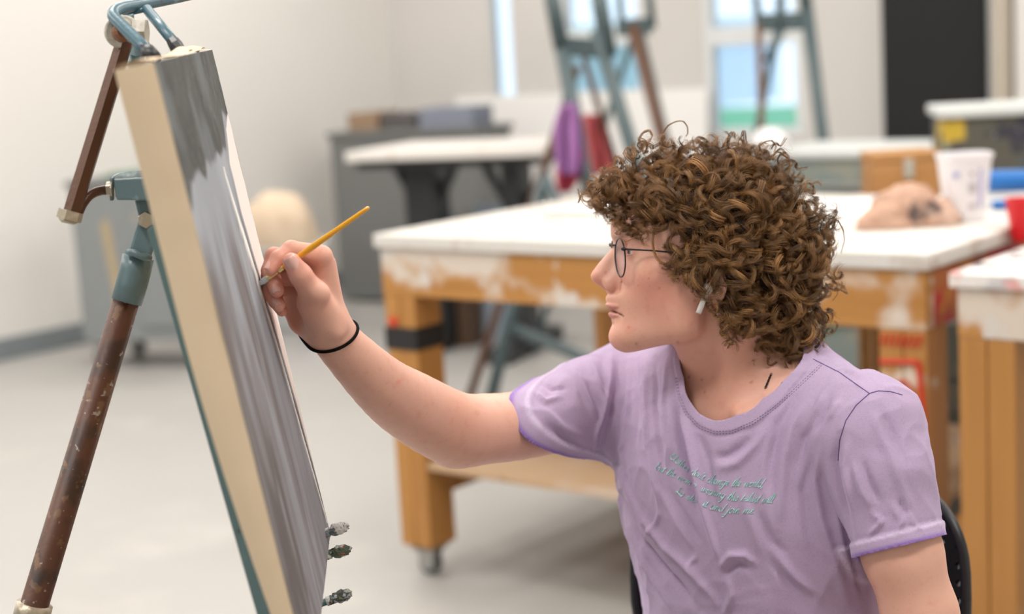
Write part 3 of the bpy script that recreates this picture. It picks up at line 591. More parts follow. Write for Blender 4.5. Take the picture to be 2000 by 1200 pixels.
# dark grey block on top
edge = .175 + .035 * (fb(9, 1, 51) - .5) * 2 - .04 * sm(.72, .95, u) + .03 * (1 - sm(0, .10, u))
dk = 1 - sm(-.006, .010, v - edge + .03 * (fb(16, 12, 61) - .5))
cd = mixc(np.tile(srgb(98, 98, 95), (len(u), 1)), srgb(132, 137, 138), sm(.45, .7, fb(9, 6, 71)) * .7); cd = mixc(cd, srgb(78, 76, 73), sm(.45, .68, fb(9, 7, 81)) * .7)
cd = mixc(cd, srgb(150, 150, 146), sm(.62, .75, fb(90, 60, 83)) * .35)
col = col * (1 - dk[:, None]) + cd * dk[:, None]
# unpainted band along the far edge
bx = np.interp(v, [0, .12, .15, .21, .30, .40, .46, .57, .72, .85, .95, 1], [1.3, 1.02, .88, .79, .785, .82, .845, .90, .955, .985, 1.02, 1.1]) + .012 * (fb(1, 24, 91) - .5)
band = sm(-.003, .006, u - bx); col = mixc(col, srgb(240, 230, 224), band)
# dark line beside the band, then the white stroke
dl = bx - .028 - .012 * v; w_ = .010 + .022 * sm(.5, .95, v); g = np.exp(-((u - dl) / w_) ** 4) * sm(.22, .34, v) * (1 - band); col = mixc(col, srgb(92, 86, 82), g * .75 * sm(.3, .55, fb(3, 14, 95) + .25))
wx_ = np.interp(v, [.22, .31, .38, .46, .57, .67, .75, .85, .96], [.64, .68, .73, .775, .83, .865, .893, .925, .97]) + .006 * (fb(1, 40, 97) - .5)
ww = np.interp(v, [.20, .22, .32, .46, .54, .64, .79, .97], [0, .008, .030, .021, .018, .014, .008, .005]); wh = np.exp(-((u - wx_) / np.maximum(ww, 1e-4)) ** 4) * (v > .205) * (v < .97)
col = mixc(col, srgb(250, 248, 244), wh * sm(.25, .4, fine + .15)); g2 = np.exp(-((u - wx_ + .03) / .012) ** 2) * sm(.2, .3, v) * sm(.5, .6, fine) * .5; col = mixc(col, srgb(120, 114, 112), g2)
hgt = .0006 * (fine - .5) + .0004 * (st - .5) + .0012 * wh
# ragged painted boundary near the near edge
rag = .006 + .010 * fb(1, 30, 101) - .012; col = mixc(col, srgb(232, 214, 188), (1 - sm(-.002, .004, u - rag)) * .9)
col = col * np.array([.70, .70, .71]) ** (1 - band[:, None] * .85 - .8 * (wh * (1 - band))[:, None].clip(0, 1)).clip(0, 1)
cv = thing('stretched_canvas', 'deep stretched canvas with a grey unfinished painting clamped on the easel', 'canvas', tuple(CQ(.5, 1, -.015)))
pts = NT + np.outer(u * CW, CAC) + np.outer(v * CH, CDN) + np.outer(hgt, CN)
ii = (np.arange(nv - 1)[:, None] * nu + np.arange(nu - 1)[None]).ravel(); fcs = np.stack([ii, ii + 1, ii + nu + 1, ii + nu], 1)
M_paint = mat('oil_paint_layers', (.5, .5, .5), .68, spec=.25, attr='paint', bump=(900, .25, .0006)); M_raw = mat('raw_canvas', srgb(218, 196, 166), .85, spots=((5, .55, .2, srgb(210, 186, 154)), (22, .70, .05, srgb(180, 170, 158))), bump=(1400, .4, .0008))
np_mesh('painted_face', pts, fcs, M_paint, cv, True, {'paint': col})
M_stretch = mat('stretcher_pine', (.62, .45, .28), .65, grain=((40, 40, 4), (.5, .33, .18), .6))
def th(vv): return max(.0155, .0290 - .04 * max(0.0, vv - .35) ** 1.8)
def wrap(name, side):
    n = 60; m = 8; vs = []; fs = []
    for i in range(n + 1):
        t = i / n
        for j in range(m + 1):
            s = j / m; bul = .0022 * sin(pi * s) + .0007 * sin(11 * t + 2 * s) ; edgew = .0012 * (vnoise(np.array([t * 26.]), np.array([.5]), 5)[0] - .5) * (1 - s)
            if side == 'near': p = CQ(0, t, -th(t) * s) - CAC * bul + CAC * edgew
            elif side == 'far': p = CQ(1, t, -th(t) * s) + CAC * bul
            elif side == 'top': p = CQ(t, 0, -th(0) * s) - CDN * (bul + .001)
            else: p = CQ(t, 1, -th(1) * s) + CDN * bul
            vs.append(p)
    for i in range(n):
        for j in range(m): a = i * (m + 1) + j; fs.append((a, a + 1, a + m + 2, a + m + 1))
    mm = MB(); mm.add(vs, fs); return mm.build(name, M_raw, cv, smooth=True)
MB().box(CQ(.5, .5, -.0022), (CW * .996, CH * .996, .0014), [CAC, CDN, CN]).build('canvas_back', M_raw, cv)
for s in ('near', 'far', 'top', 'bottom'): wrap('canvas_side', s)
# folded canvas flap and stretcher bars at the back
for (u0, u1, v0, v1) in ((.012, .12, .012, .988), (.88, .988, .012, .988)):
    MB().hexa([CQ(u0, v1, -.004 - th(v1) * .0), CQ(u1, v1, -.004), CQ(u1, v1, -th(v1) + .003), CQ(u0, v1, -th(v1) + .003), CQ(u0, v0, -.004), CQ(u1, v0, -.004), CQ(u1, v0, -th(v0) + .003), CQ(u0, v0, -th(v0) + .003)]).build('stretcher_bar', M_stretch, cv)
for (u0, u1, v0, v1) in ((.125, .875, .012, .09), (.125, .875, .91, .988)):
    MB().hexa([CQ(u0, v1, -.004), CQ(u1, v1, -.004), CQ(u1, v1, -th(v1) + .003), CQ(u0, v1, -th(v1) + .003), CQ(u0, v0, -.004), CQ(u1, v0, -.004), CQ(u1, v0, -th(v0) + .003), CQ(u0, v0, -th(v0) + .003)]).build('stretcher_bar', M_stretch, cv)
fl_ = MB(); vs = [];
for i in range(13):
    t = i / 12
    for j in range(7): s = j / 6; vs.append(CQ(.60 + .36 * t, 0, -.004 - .020 * s) - CDN * (.002 + .007 * sin(pi * t) * sin(pi * s) + .002 * sin(9 * t)))
fl_.add(vs, [(i * 7 + j, i * 7 + j + 1, (i + 1) * 7 + j + 1, (i + 1) * 7 + j) for i in range(12) for j in range(6)]); fl_.build('canvas_fold', M_raw, cv, smooth=True)

# ---- the easel that carries it
M_te = mat('teal_chipped_enamel', (.105, .165, .178), .38, spots=((45, .62, .06, (.20, .29, .31)), (70, .70, .03, (.10, .055, .04)), (30, .70, .04, (.30, .36, .38))), bump=(220, .25, .001))
M_ted = mat('dark_teal_enamel', (.035, .085, .085), .4, spots=((30, .66, .05, (.05, .12, .12)), (22, .72, .03, (.40, .14, .01)), (60, .7, .04, (.012, .015, .015))))
M_br = mat('worn_brown_tube', (.095, .034, .017), .5, .1, spots=((24, .50, .10, (.045, .019, .011)), (60, .60, .05, (.15, .075, .035)), (130, .64, .03, (.30, .25, .22)), (18, .60, .08, (.025, .015, .010))), bump=(260, .3, .001))
M_rod = mat('brown_square_rod', (.085, .032, .013), .38, .2, spots=((45, .60, .08, (.07, .025, .012)), (28, .70, .03, (.55, .24, .02)), (95, .70, .03, (.45, .38, .32)), (34, .70, .03, (.05, .10, .06))), bump=(260, .3, .001))
M_brass = mat('paint_dulled_brass', (.42, .36, .27), .35, .45, spots=((60, .55, .08, (.52, .46, .38)), (90, .66, .04, (.18, .14, .09))), bump=(300, .4, .001))
M_blu = mat('blue_grey_enamel', (.062, .13, .165), .33, spots=((40, .60, .05, (.14, .25, .30)), (26, .64, .04, (.06, .16, .38)), (60, .68, .03, (.10, .035, .03)), (35, .70, .03, (.012, .07, .12))), bump=(240, .25, .001))
M_rubb = mat('black_rubber', (.012, .012, .012), .45, spots=((60, .60, .03, (.55, .56, .60)), (40, .70, .03, (.35, .05, .09))))
M_washer = mat('crusted_white_washer', (.50, .47, .40), .6, spots=((60, .5, .06, (.60, .57, .52)), (45, .62, .05, (.22, .17, .12)), (30, .68, .03, (.10, .16, .40))), bump=(150, .7, .002))
ez = thing('studio_easel', 'painter’s metal easel with teal fittings and worn brown legs holding the canvas', 'easel', PZ(20, 1360, 0) * [1, 1, 0])
ez['label'] = 'metal easel with teal fittings and worn brown legs holding the grey canvas'
def tb(n, pts, r, m, k=14, par=None, **kw): return MB().tube(pts, r, k).build(n, m, par or ez, smooth=kw.pop('smooth', True), **kw)
def bez(p0, p1, p2, p3, n=10): return [(1 - t) ** 3 * p0 + 3 * t * (1 - t) ** 2 * p1 + 3 * t * t * (1 - t) * p2 + t ** 3 * p3 for t in np.linspace(0, 1, n)]
# brown rear leg: tapering tube from the teal socket down to the floor
la, lb = P(255, 560, 1.50), P(62, 1200, 1.52); k = la[2] / (la[2] - lb[2]); foot = la + (lb - la) * (k - .004)
tb('leg', [la + (la - lb) * .02, foot], [.0125, .0165], M_br, 18)
tb('foot_cap', [foot + (la - foot) * .0, foot + (la - foot) * .05], .019, M_rubb, 14, smooth=False)
tb('collar_ring', [P(68, 1180, 1.52), P(60, 1210, 1.52)], .0175, M_brass, 16)
sk = [P(247, 590, 1.498), P(258, 552, 1.498), P(264, 530, 1.498), P(270, 502, 1.498)]
tb('socket', sk, [.0145, .0150, .0148, .0150], M_te, 18)
# flattened socket plate rising to the clamp
def plate(name, outline, d, th_, m, bevel=.0015):
    fr_ = [P(x, y, d) for x, y in outline]; bk_ = [P(x, y, d + th_) for x, y in outline]; n = len(outline); mb = MB()
    mb.add(fr_ + bk_, [tuple(range(n)), tuple(range(2 * n - 1, n - 1, -1))] + [(i, i + n, (i + 1) % n + n, (i + 1) % n) for i in range(n)]); return mb.build(name, m, ez, bevel=bevel)
plate('socket_plate', [(252, 487), (262, 455), (272, 428), (266, 405), (262, 388), (300, 388), (310, 440), (304, 470), (296, 500), (290, 507), (270, 500)], 1.485, .018, M_te, .003)
tb('weld_bead', [P(249, 492, 1.482), P(262, 494, 1.478), (P(272, 500, 1.478)), P(284, 502, 1.480), P(294, 505, 1.484)], [.003, .0038, .003, .004, .003], M_te, 8)
tb('plate_bolt', [P(286, 430, 1.488), P(284, 431, 1.474)], [.0085, .0072], M_brass, 6, smooth=False)
# square clamp ring round the mast
plate('clamp_side', [(221, 350), (268, 347), (300, 347), (300, 392), (228, 391)], 1.47, .006, M_te)
mb = MB(); rim = [P(221, 350, 1.47), P(226, 343, 1.49), P(236, 338, 1.51), P(255, 335, 1.53), P(285, 333, 1.54)]; low = [p - UPV * .020 for p in rim]; mb_v = rim + low; n = len(rim)
mb.add(mb_v, [(i, i + 1, n + i + 1, n + i) for i in range(n - 1)]); o = mb.build('clamp_back', M_te, ez, smooth=True); s = o.modifiers.new('t', 'SOLIDIFY'); s.thickness = .003
tb('lock_nut', [P(210, 371, 1.476), P(221, 370, 1.476)], [.0078, .0078], M_brass, 6, smooth=False)
tb('lock_washer', [P(219, 370, 1.476), P(222, 370, 1.476)], [.0092, .0092], M_brass, 14, smooth=False)
tb('lever', bez(P(211, 371, 1.476), P(180, 372, 1.476), P(168, 385, 1.470), P(158, 405, 1.464)) + [P(151, 420, 1.46)], .0046, M_rod, 10)
# hexagonal brown rod with its end nut
tb('square_rod', [P(243, 82, 1.47), P(139, 420, 1.455)], .0084, M_rod, 6, smooth=False)
tb('end_nut', [P(139, 412, 1.455), P(134, 430, 1.455)], .0115, M_brass, 6, smooth=False); tb('end_cap', [P(134, 430, 1.455), P(132.5, 437, 1.455)], [.0095, .006], M_brass, 14)
# pivot at the head: washers, bolt
ax_ = nrm(P(300, 60, 1.49) - P(230, 62, 1.46))
for c_, r_, w_ in ((P(243, 62, 1.470), .0150, .004), (P(232, 64, 1.463), .0145, .003)): MB().lathe(c_, nrm(RGT * .55 - FWD * .8), [(0, r_ * .9), (w_ * .2, r_), (w_ * .8, r_), (w_, r_ * .9)], 22).build('washer', M_washer, ez)
MB().lathe(P(237, 64, 1.455), nrm(RGT * .45 - FWD * .85), [(0, .009), (.007, .009), (.009, .006)], 16).build('pivot_bolt', mat('rusty_bolt', (.24, .11, .06), .5, .4), ez)
MB().lathe(P(262, 62, 1.475), nrm(RGT), [(0, .0125), (.012, .0125)], 6).build('pivot_nut', M_washer, ez); plate('pivot_strap', [(272, 70), (284, 66), (300, 100), (302, 122), (282, 122)], 1.48, .006, M_washer)
# mast runs behind the canvas from the head to the floor
ma, mb_ = P(270, 100, 1.50), P(512, 1200, 1.42); k = ma[2] / (ma[2] - mb_[2]); 
# visible as a dark teal flat bar left of the canvas side
barA, barB = P(322, 480, 1.33), P(528, 1200, 1.29); kk = barA[2] / (barA[2] - barB[2]); bar_foot = barA + (barB - barA) * (kk - .003)
MB().tube([barA + (barA - barB) * .06, bar_foot], .0155, 4, phase=pi / 4, flat=.6).build('mast', M_ted, ez, bevel=.0015)
MB().tube([P(262, 100, 1.51), barA + (barA - barB) * .05], .012, 4, phase=pi / 4, flat=.6).build('mast', M_ted, ez, bevel=.0015)
tb('upper_tube', [P(268, 96, 1.50), P(300, 340, 1.50)], .010, M_te)
# top holder: bent blue rod with two prongs
R1 = [P(420, -22, 1.62), P(340, -4, 1.56), P(290, 6, 1.52)] + bez(P(262, 11, 1.50), P(232, 14, 1.47), P(214, 22, 1.462), P(224, 36, 1.452), 8) + [P(250, 62, 1.435), P(275, 86, 1.42), P(291, 103, 1.41)]
tb('holder_rod', R1, .0058, M_blu, 12)
tb('rubber_tip', [P(286, 98, 1.413), P(293, 106, 1.410), P(304, 113, 1.402)], [.0070, .0076, .0058], M_rubb, 10)
tb('holder_rod', [P(287, 18, 1.50), P(344, 88, 1.44)], .0050, M_blu, 12)
tb('rubber_tip', [P(338, 82, 1.446), P(345, 92, 1.438), P(356, 103, 1.43)], [.0060, .0068, .0050], M_rubb, 8, smooth=False)
plate('holder_plate', [(238, 24), (296, 10), (292, 22), (270, 27), (240, 34)], 1.498, .012, M_blu); plate('holder_tab', [(244, 30), (262, 26), (262, 44), (248, 46)], 1.475, .008, M_te)
# support pegs under the canvas with paint-crusted tips
M_crust = [mat('white_paint_crust', (.55, .53, .50), .5, spots=((90, .5, .04, (.16, .17, .19)), (140, .62, .04, (.10, .11, .05))), bump=(400, .8, .002)),
           mat('multicolour_paint_crust', (.07, .085, .05), .5, spots=((130, .55, .03, (.50, .50, .48)), (160, .62, .03, (.55, .10, .02)), (120, .66, .03, (.03, .05, .02))), bump=(400, .9, .003)),
           mat('grey_green_paint_crust', (.38, .38, .37), .5, spots=((110, .52, .04, (.05, .055, .05)), (140, .62, .03, (.18, .22, .07)), (120, .66, .03, (.30, .10, .05))), bump=(400, .9, .003))]
for i, (x0, y0, x1, y1) in enumerate(((600, 1058, 676, 1028), (600, 1096, 680, 1073), (600, 1192, 682, 1160))):
    dd = 1.585; a, b = P(x0 - 60, y0 + 18, dd), P(x1, y1, dd); pr_ = tb('support_peg', [a, b], .0038, M_ted, 10)
    e = nrm(b - a); cr = MB(); cc = b - e * .009
    lump('paint_crust', b - e * .008, (.0125, .0066, .0068), 20 + i, .22, M_crust[i], pr_, nu=26, nv=16, flat=1.0, freq=4, axes=[e, nrm(np.cross(UPV, e)), nrm(np.cross(e, np.cross(UPV, e)))])
    tb('peg_collar', [b - e * .024, b - e * .018], .0050, M_crust[i], 10, par=pr_)
MB().tube([P(540, 1000, 1.585), P(545, 1230, 1.585)], .010, 4, phase=pi / 4).build('peg_rail', M_ted, ez)
tb('peg_rail_arm', [P(542, 1120, 1.585), P(503, 1120, 1.315)], .008, M_ted)
# ================================================================== SIGNED-DISTANCE MODELLING KIT
def smin(a, b, k):
    if k <= 0: return np.minimum(a, b)
    h = np.maximum(k - np.abs(a - b), 0) / k; return np.minimum(a, b) - h * h * h * k / 6
def smax(a, b, k): return -smin(-a, -b, k)
def d_cone(p, a, b, r1, r2):
    a = np.asarray(a, float); b = np.asarray(b, float); ba = b - a; l2 = ba @ ba; rr = r1 - r2; a2 = l2 - rr * rr; il2 = 1 / l2
    pa = p - a; y = pa @ ba; z = y - l2; t = pa * l2 - np.outer(y, ba); x2 = np.einsum('ij,ij->i', t, t); y2 = y * y * l2; z2 = z * z * l2
    k = np.sign(rr) * rr * rr * x2
    d3 = (np.sqrt(np.maximum(x2 * a2 * il2, 0)) + y * rr) * il2 - r1
    c1 = np.sign(z) * a2 * z2 > k; c2 = np.sign(y) * a2 * y2 < k
    return np.where(c1, np.sqrt(x2 + z2) * il2 - r2, np.where(c2, np.sqrt(x2 + y2) * il2 - r1, d3))
def d_ball(p, c, r): return np.linalg.norm(p - np.asarray(c, float), axis=1) - r
def d_ell(p, c, r, axes=None):
    q = p - np.asarray(c, float)
    if axes is not None: q = q @ np.asarray(axes, float).T
    r = np.asarray(r, float); k0 = np.linalg.norm(q / r, axis=1); k1 = np.linalg.norm(q / (r * r), axis=1); return k0 * (k0 - 1) / np.maximum(k1, 1e-9)
def d_chain(p, pts, rads, k=0.0):
    d = None
    for i in range(len(pts) - 1):
        e = d_cone(p, pts[i], pts[i + 1], rads[i], rads[i + 1]); d = e if d is None else smin(d, e, k)
    return d
def surface_net(fn, lo, hi, h, stride=6, pad=1.35):
    """extracts the zero surface of fn (world metres) as vertices and quads"""
    lo = np.asarray(lo, float); hi = np.asarray(hi, float); n = np.ceil((hi - lo) / h / stride).astype(int) * stride + 1
    cn = (n - 1) // stride; S = stride * h
    cg = np.stack(np.meshgrid(*[np.arange(c) for c in cn], indexing='ij'), -1).reshape(-1, 3)
    dc = fn(lo + (cg + .5) * S); near = np.abs(dc) < S * .87 * pad
    V = np.repeat(np.repeat(np.repeat(np.sign(dc).reshape(cn), stride, 0), stride, 1), stride, 2).astype(np.float32)
    Vf = np.ones(n, np.float32); Vf[:-1, :-1, :-1] = V; Vf[-1] = Vf[-2]; Vf[:, -1] = Vf[:, -2]; Vf[:, :, -1] = Vf[:, :, -2]; Vf *= 1.0
    mask = np.zeros(n, bool)
    for c in cg[near]:
        i, j, k = c * stride; mask[i:i + stride + 1, j:j + stride + 1, k:k + stride + 1] = True
    idx = np.argwhere(mask)
    for s in range(0, len(idx), 400000):
        q = idx[s:s + 400000]; Vf[q[:, 0], q[:, 1], q[:, 2]] = fn(lo + q * h)
    neg = Vf < 0; cells = mask[:-1, :-1, :-1].copy(); tot = np.zeros(cells.shape, np.int8)
    for a in (0, 1):
        for b in (0, 1):
            for c in (0, 1): tot += neg[a:n[0] - 1 + a, b:n[1] - 1 + b, c:n[2] - 1 + c]
    act = np.argwhere((tot > 0) & (tot < 8)); vid = -np.ones(cells.shape, np.int32); vid[act[:, 0], act[:, 1], act[:, 2]] = np.arange(len(act))
    corner = [(a, b, c) for a in (0, 1) for b in (0, 1) for c in (0, 1)]; val = np.stack([Vf[act[:, 0] + a, act[:, 1] + b, act[:, 2] + c] for a, b, c in corner], 1)
    acc = np.zeros((len(act), 3)); cnt = np.zeros(len(act))
    for i, A in enumerate(corner):
        for j, B in enumerate(corner):
            if j <= i or sum(abs(A[t] - B[t]) for t in range(3)) != 1: continue
            va, vb = val[:, i], val[:, j]; m = (va < 0) != (vb < 0); t = np.where(m, va / np.where(m, va - vb, 1), 0)
            acc += m[:, None] * (np.array(A) + t[:, None] * (np.array(B) - np.array(A))); cnt += m
    vs = lo + (act + acc / cnt[:, None]) * h; quads = []
    for ax in range(3):
        o1, o2 = [t for t in range(3) if t != ax]; sl = [slice(None)] * 3; sl[ax] = slice(0, -1); s2 = [slice(None)] * 3; s2[ax] = slice(1, None)
        A = neg[tuple(sl)]; B = neg[tuple(s2)]; e = np.argwhere(A != B); e = e[(e[:, o1] > 0) & (e[:, o2] > 0) & (e[:, o1] < n[o1] - 1) & (e[:, o2] < n[o2] - 1)]
        fl = A[e[:, 0], e[:, 1], e[:, 2]]
        def g(d1, d2):
            q = e.copy(); q[:, o1] -= d1; q[:, o2] -= d2; return vid[q[:, 0], q[:, 1], q[:, 2]]
        Q = np.stack([g(1, 1), g(0, 1), g(0, 0), g(1, 0)], 1); flip = fl if ax != 1 else ~fl
        Q[~flip] = Q[~flip][:, ::-1]; quads.append(Q)
    F = np.concatenate(quads); F = F[(F >= 0).all(1)]
    for _ in range(1):  # pull the vertices onto the surface
        d = fn(vs); e = h * .5; g = np.stack([fn(vs + np.array(o) * e) for o in ((1, 0, 0), (0, 1, 0), (0, 0, 1))], 1) - d[:, None]
        g /= np.maximum(np.linalg.norm(g, axis=1), 1e-9)[:, None]; vs = vs - g * np.clip(d, -h, h)[:, None]
    return vs, F
def clip_mesh(v, f, g):
    """keeps the side g >= 0, cutting the faces along g = 0 (f: quads or triangles array)"""
    if f.shape[1] == 4: f = np.concatenate([f[:, [0, 1, 2]], f[:, [0, 2, 3]]])
    s = g >= 0; c = s[f].sum(1); keep = [f[c == 3]]; newv = []; cache = {}; nv = len(v)
    def cut(a, b):
        k = (min(a, b), max(a, b))
        if k not in cache: t = g[a] / (g[a] - g[b]); cache[k] = nv + len(newv); newv.append((a, b, t))
        return cache[k]
    out = []
    for tri in f[c == 1]:
        i = int(np.argmax(s[tri])); a, b, d = tri[i], tri[(i + 1) % 3], tri[(i + 2) % 3]; out.append((a, cut(a, b), cut(a, d)))
    for tri in f[c == 2]:
        i = int(np.argmin(s[tri])); a, b, d = tri[i], tri[(i + 1) % 3], tri[(i + 2) % 3]; x = cut(a, b); y = cut(a, d); out += [(x, b, d), (x, d, y)]
    if out: keep.append(np.array(out))
    F = np.concatenate(keep)
    if newv: nn_ = np.array([(v[a] * (1 - t) + v[b] * t) for a, b, t in newv]); v = np.concatenate([v, nn_])
    used = np.unique(F); mp = -np.ones(len(v), int); mp[used] = np.arange(len(used)); return v[used], mp[F]
def pxs(v):
    q = v - CAM; d = q @ FWD; return 1000 + FPX * (q @ RGT) / d, 600 - FPX * (q @ UPV) / d, d
def vnormals(v, f):
    n = np.zeros_like(v); a = v[f[:, 1]] - v[f[:, 0]]; b = v[f[:, 2]] - v[f[:, 0]]; c = np.cross(a, b)
    for k in range(f.shape[1]): np.add.at(n, f[:, k], c)
    return n / np.maximum(np.linalg.norm(n, axis=1), 1e-12)[:, None]
# ================================================================== THE PAINTER: BODY
HO = P(1385, 480, 1.70); HYAW = radians(3); SPX = FPX / 1.70
HF = nrm(-RGT * cos(HYAW) - FWD * sin(HYAW)); HS = nrm(-FWD * cos(HYAW) + RGT * sin(HYAW)); HU = UPV
def toH(p): q = (p - HO) * SPX; return np.stack([1385 - q @ HF, 480 - q @ HU, q @ HS], 1)     # head pixels: a right, b down, c towards the near side
def H(a, b, c=0.0): return HO + ((1385 - a) * HF + (480 - b) * HU + c * HS) / SPX
# body joints
J_SR = P(1228, 772, 1.87); J_ELR = P(888, 848, 1.70); J_WR = P(655, 664, 1.535)
J_SL = P(1690, 832, 1.62); J_ELL = P(1850, 1430, 1.66)
NECKB = P(1462, 800, 1.755); SH = nrm(J_SL - J_SR); SH_H = nrm(SH * [1, 1, 0]); TFR = np.cross(np.array([0, 0, 1.0]), SH_H); TFR = TFR if TFR @ RGT < 0 else -TFR   # chest direction
T_TOP = P(1455, 850, 1.765); T_BOT = P(1512, 1290, 1.80); TUP = nrm(T_TOP - T_BOT); TF = nrm(TFR - TUP * (TFR @ TUP)); TS = np.cross(TUP, TF); TS = TS if TS @ SH > 0 else -TS
TAX = [TS, TF, TUP]
def sdf_headpx(q):
    """face and skull in head pixels"""
    m = q.copy(); m[:, 2] = np.abs(m[:, 2])                      # symmetric
    d = d_ell(m, (1388, 440, 0), (163, 126, 130))
    d = smin(d, d_ell(m, (1300, 470, 0), (106, 112, 112)), 40)
    d = smin(d, d_ell(m, (1292, 560, 0), (88, 95, 96)), 40)
    d = smin(d, d_ball(m, (1268, 532, 66), 38), 34)             # cheekbone
    d = smin(d, d_ell(m, (1243, 595, 0), (50, 52, 56)), 26)     # muzzle
    d = smin(d, d_cone(m, (1228, 652, 16), (1326, 632, 68), 34, 31), 30)    # jaw line
    d = smin(d, d_cone(m, (1322, 628, 68), (1345, 540, 82), 32, 28), 40)
    d = smin(d, d_cone(m, (1240, 640, 0), (1320, 590, 30), 42, 70), 26)
    d = smin(d, d_ball(m, (1222, 654, 0), 33), 16)              # chin
    d = smin(d, d_cone(m, (1212, 462, 12), (1236, 462, 72), 17, 16), 18)    # brow
    d = smax(d, -d_ell(m, (1205, 494, 60), (25, 21, 30)), 26)   # eye socket
    # eyelids over the ball
    lid = d_ell(m, (1240, 494, 57), (26, 24, 27)); d = smin(d, lid, 7)
    gap = d_ell(m, (1211, 496, 60), (18, 4.6, 24)); d = smax(d, -gap, 2.5)
    # nose
    n = d_cone(m, (1209, 484, 0), (1175, 538, 0), 9.5, 17.5); n = smin(n, d_cone(m, (1232, 500, 0), (1202, 548, 0), 22, 27), 15)
    n = smin(n, d_ell(m, (1191, 556, 16), (17, 14.5, 12)), 9); n = smin(n, d_cone(m, (1168, 549, 0), (1190, 564, 0), 9.5, 8), 8)
    d = smin(d, n, 10)
    d = smax(d, -d_ell(m, (1180, 566, 9.5), (11, 6, 4.8)), 3)   # nostril
    d = smax(d, -d_cone(m, (1212, 548, 33), (1206, 572, 30), 1.5, 1.5), 7)   # crease behind the wing
    # lips
    d = smin(d, d_ell(m, (1203, 598.5, 0), (21, 8, 36)), 6); d = smin(d, d_ell(m, (1200, 600, 10), (16, 7, 14)), 5)
    d = smin(d, d_ell(m, (1207, 615.5, 0), (20, 8.8, 34)), 5)
    bc = 604.5 + (m[:, 0] - 1189) * .56; slit = np.maximum(np.maximum(np.abs(m[:, 1] - bc) * .87 - 1.0, m[:, 0] - 1213), m[:, 2] - 39); d = smax(d, -slit, 4.5)
    d = smin(d, d_ball(m, (1222, 622, 42), 5), 14)
    d = smax(d, -d_ell(m, (1188, 633, 0), (8, 5, 22)), 9)       # below the lip
    # ear
    e = d_ell(m, (1375, 560, 124), (22, 38, 7), [[.96, .1, .28], [-.1, 1, 0], [-.28, 0, .96]]); e = smin(e, d_ell(m, (1364, 592, 120), (11, 15, 7)), 6)
    e = smax(e, -d_ell(m, (1370, 560, 135), (13, 24, 8)), 5); d = smin(d, e, 6)
    return d
NK_A, NK_B = H(1424, 610), NECKB
def sdf_neck(p):
    d = d_cone(p, H(1418, 600, 0), P(1470, 800, 1.765), .0535, .060)
    d = smin(d, d_cone(p, H(1350, 640, 0), P(1420, 780, 1.742), .022, .026), .035)         # throat
    d = smin(d, d_ball(p, P(1352, 742, 1.725), .012), .025)                                 # Adam's apple
    # the cord from behind the ear to the collarbone notch
    d = smin(d, d_cone(p, H(1425, 600, 78), P(1428, 806, 1.695), .013, .009), .020)
    return d
def sdf_torso(p):
    q = (p - T_TOP) @ np.array(TAX).T                                                       # x: to his left, y: forward, z: up
    d = d_ell(q, (0, -.005, -.07), (.165, .112, .20)); d = smin(d, d_ell(q, (0, 0, -.30), (.148, .098, .20)), .08)
    d = smin(d, d_cone(p, P(1470, 800, 1.775), J_SR * .9 + NECKB * .1, .050, .047), .05); d = smin(d, d_cone(p, P(1475, 800, 1.765), J_SL * .9 + NECKB * .1, .050, .047), .05)
    # collarbones and the notch between them
    nt = P(1402, 812, 1.684)
    d = smin(d, d_cone(p, nt + TS * .030, J_SL + TUP * .03 - TS * .04, .007, .008), .020); d = smin(d, d_cone(p, nt - TS * .030, J_SR + TUP * .03 + TS * .04, .007, .008), .020)
    return d
HIPC = T_BOT - TUP * .09
ARM_R = [J_SR, P(1040, 826, 1.785), P(950, 838, 1.735), P(888, 838, 1.70), P(805, 795, 1.645), P(741, 750, 1.595), J_WR]
ARM_RR = [.047, .0392, .0385, .0400, .0365, .0300, .0222]
def spline(pts, rads, m=5):
    P_ = np.array(pts); R_ = np.array(rads, float)[:, None]; Q = np.concatenate([P_, R_], 1); out = []
    for i in range(len(Q) - 1):
        p0, p1, p2, p3 = Q[max(i - 1, 0)], Q[i], Q[i + 1], Q[min(i + 2, len(Q) - 1)]
        for t in np.arange(m) / m: out.append(.5 * (2 * p1 + (p2 - p0) * t + (2 * p0 - 5 * p1 + 4 * p2 - p3) * t * t + (3 * p1 - p0 - 3 * p2 + p3) * t ** 3))
    out.append(Q[-1]); out = np.array(out); return [o[:3] for o in out], list(out[:, 3])
ARM_S = spline(ARM_R, ARM_RR, 4)
def sdf_armR(p):
    d = d_chain(p, ARM_S[0], ARM_S[1], .0015); d = smin(d, d_cone(p, P(880, 884, 1.706), P(900, 850, 1.71), .0125, .022), .022)   # elbow tip
    return d
ARM_L = [J_SL, P(1762, 1080, 1.600), P(1797, 1200, 1.605), J_ELL, P(1640, 1560, 1.50), P(1490, 1600, 1.42)]
ARM_LR = [.047, .0385, .0362, .036, .034, .024]
def sdf_armL(p): return d_chain(p, ARM_L, ARM_LR, .02)
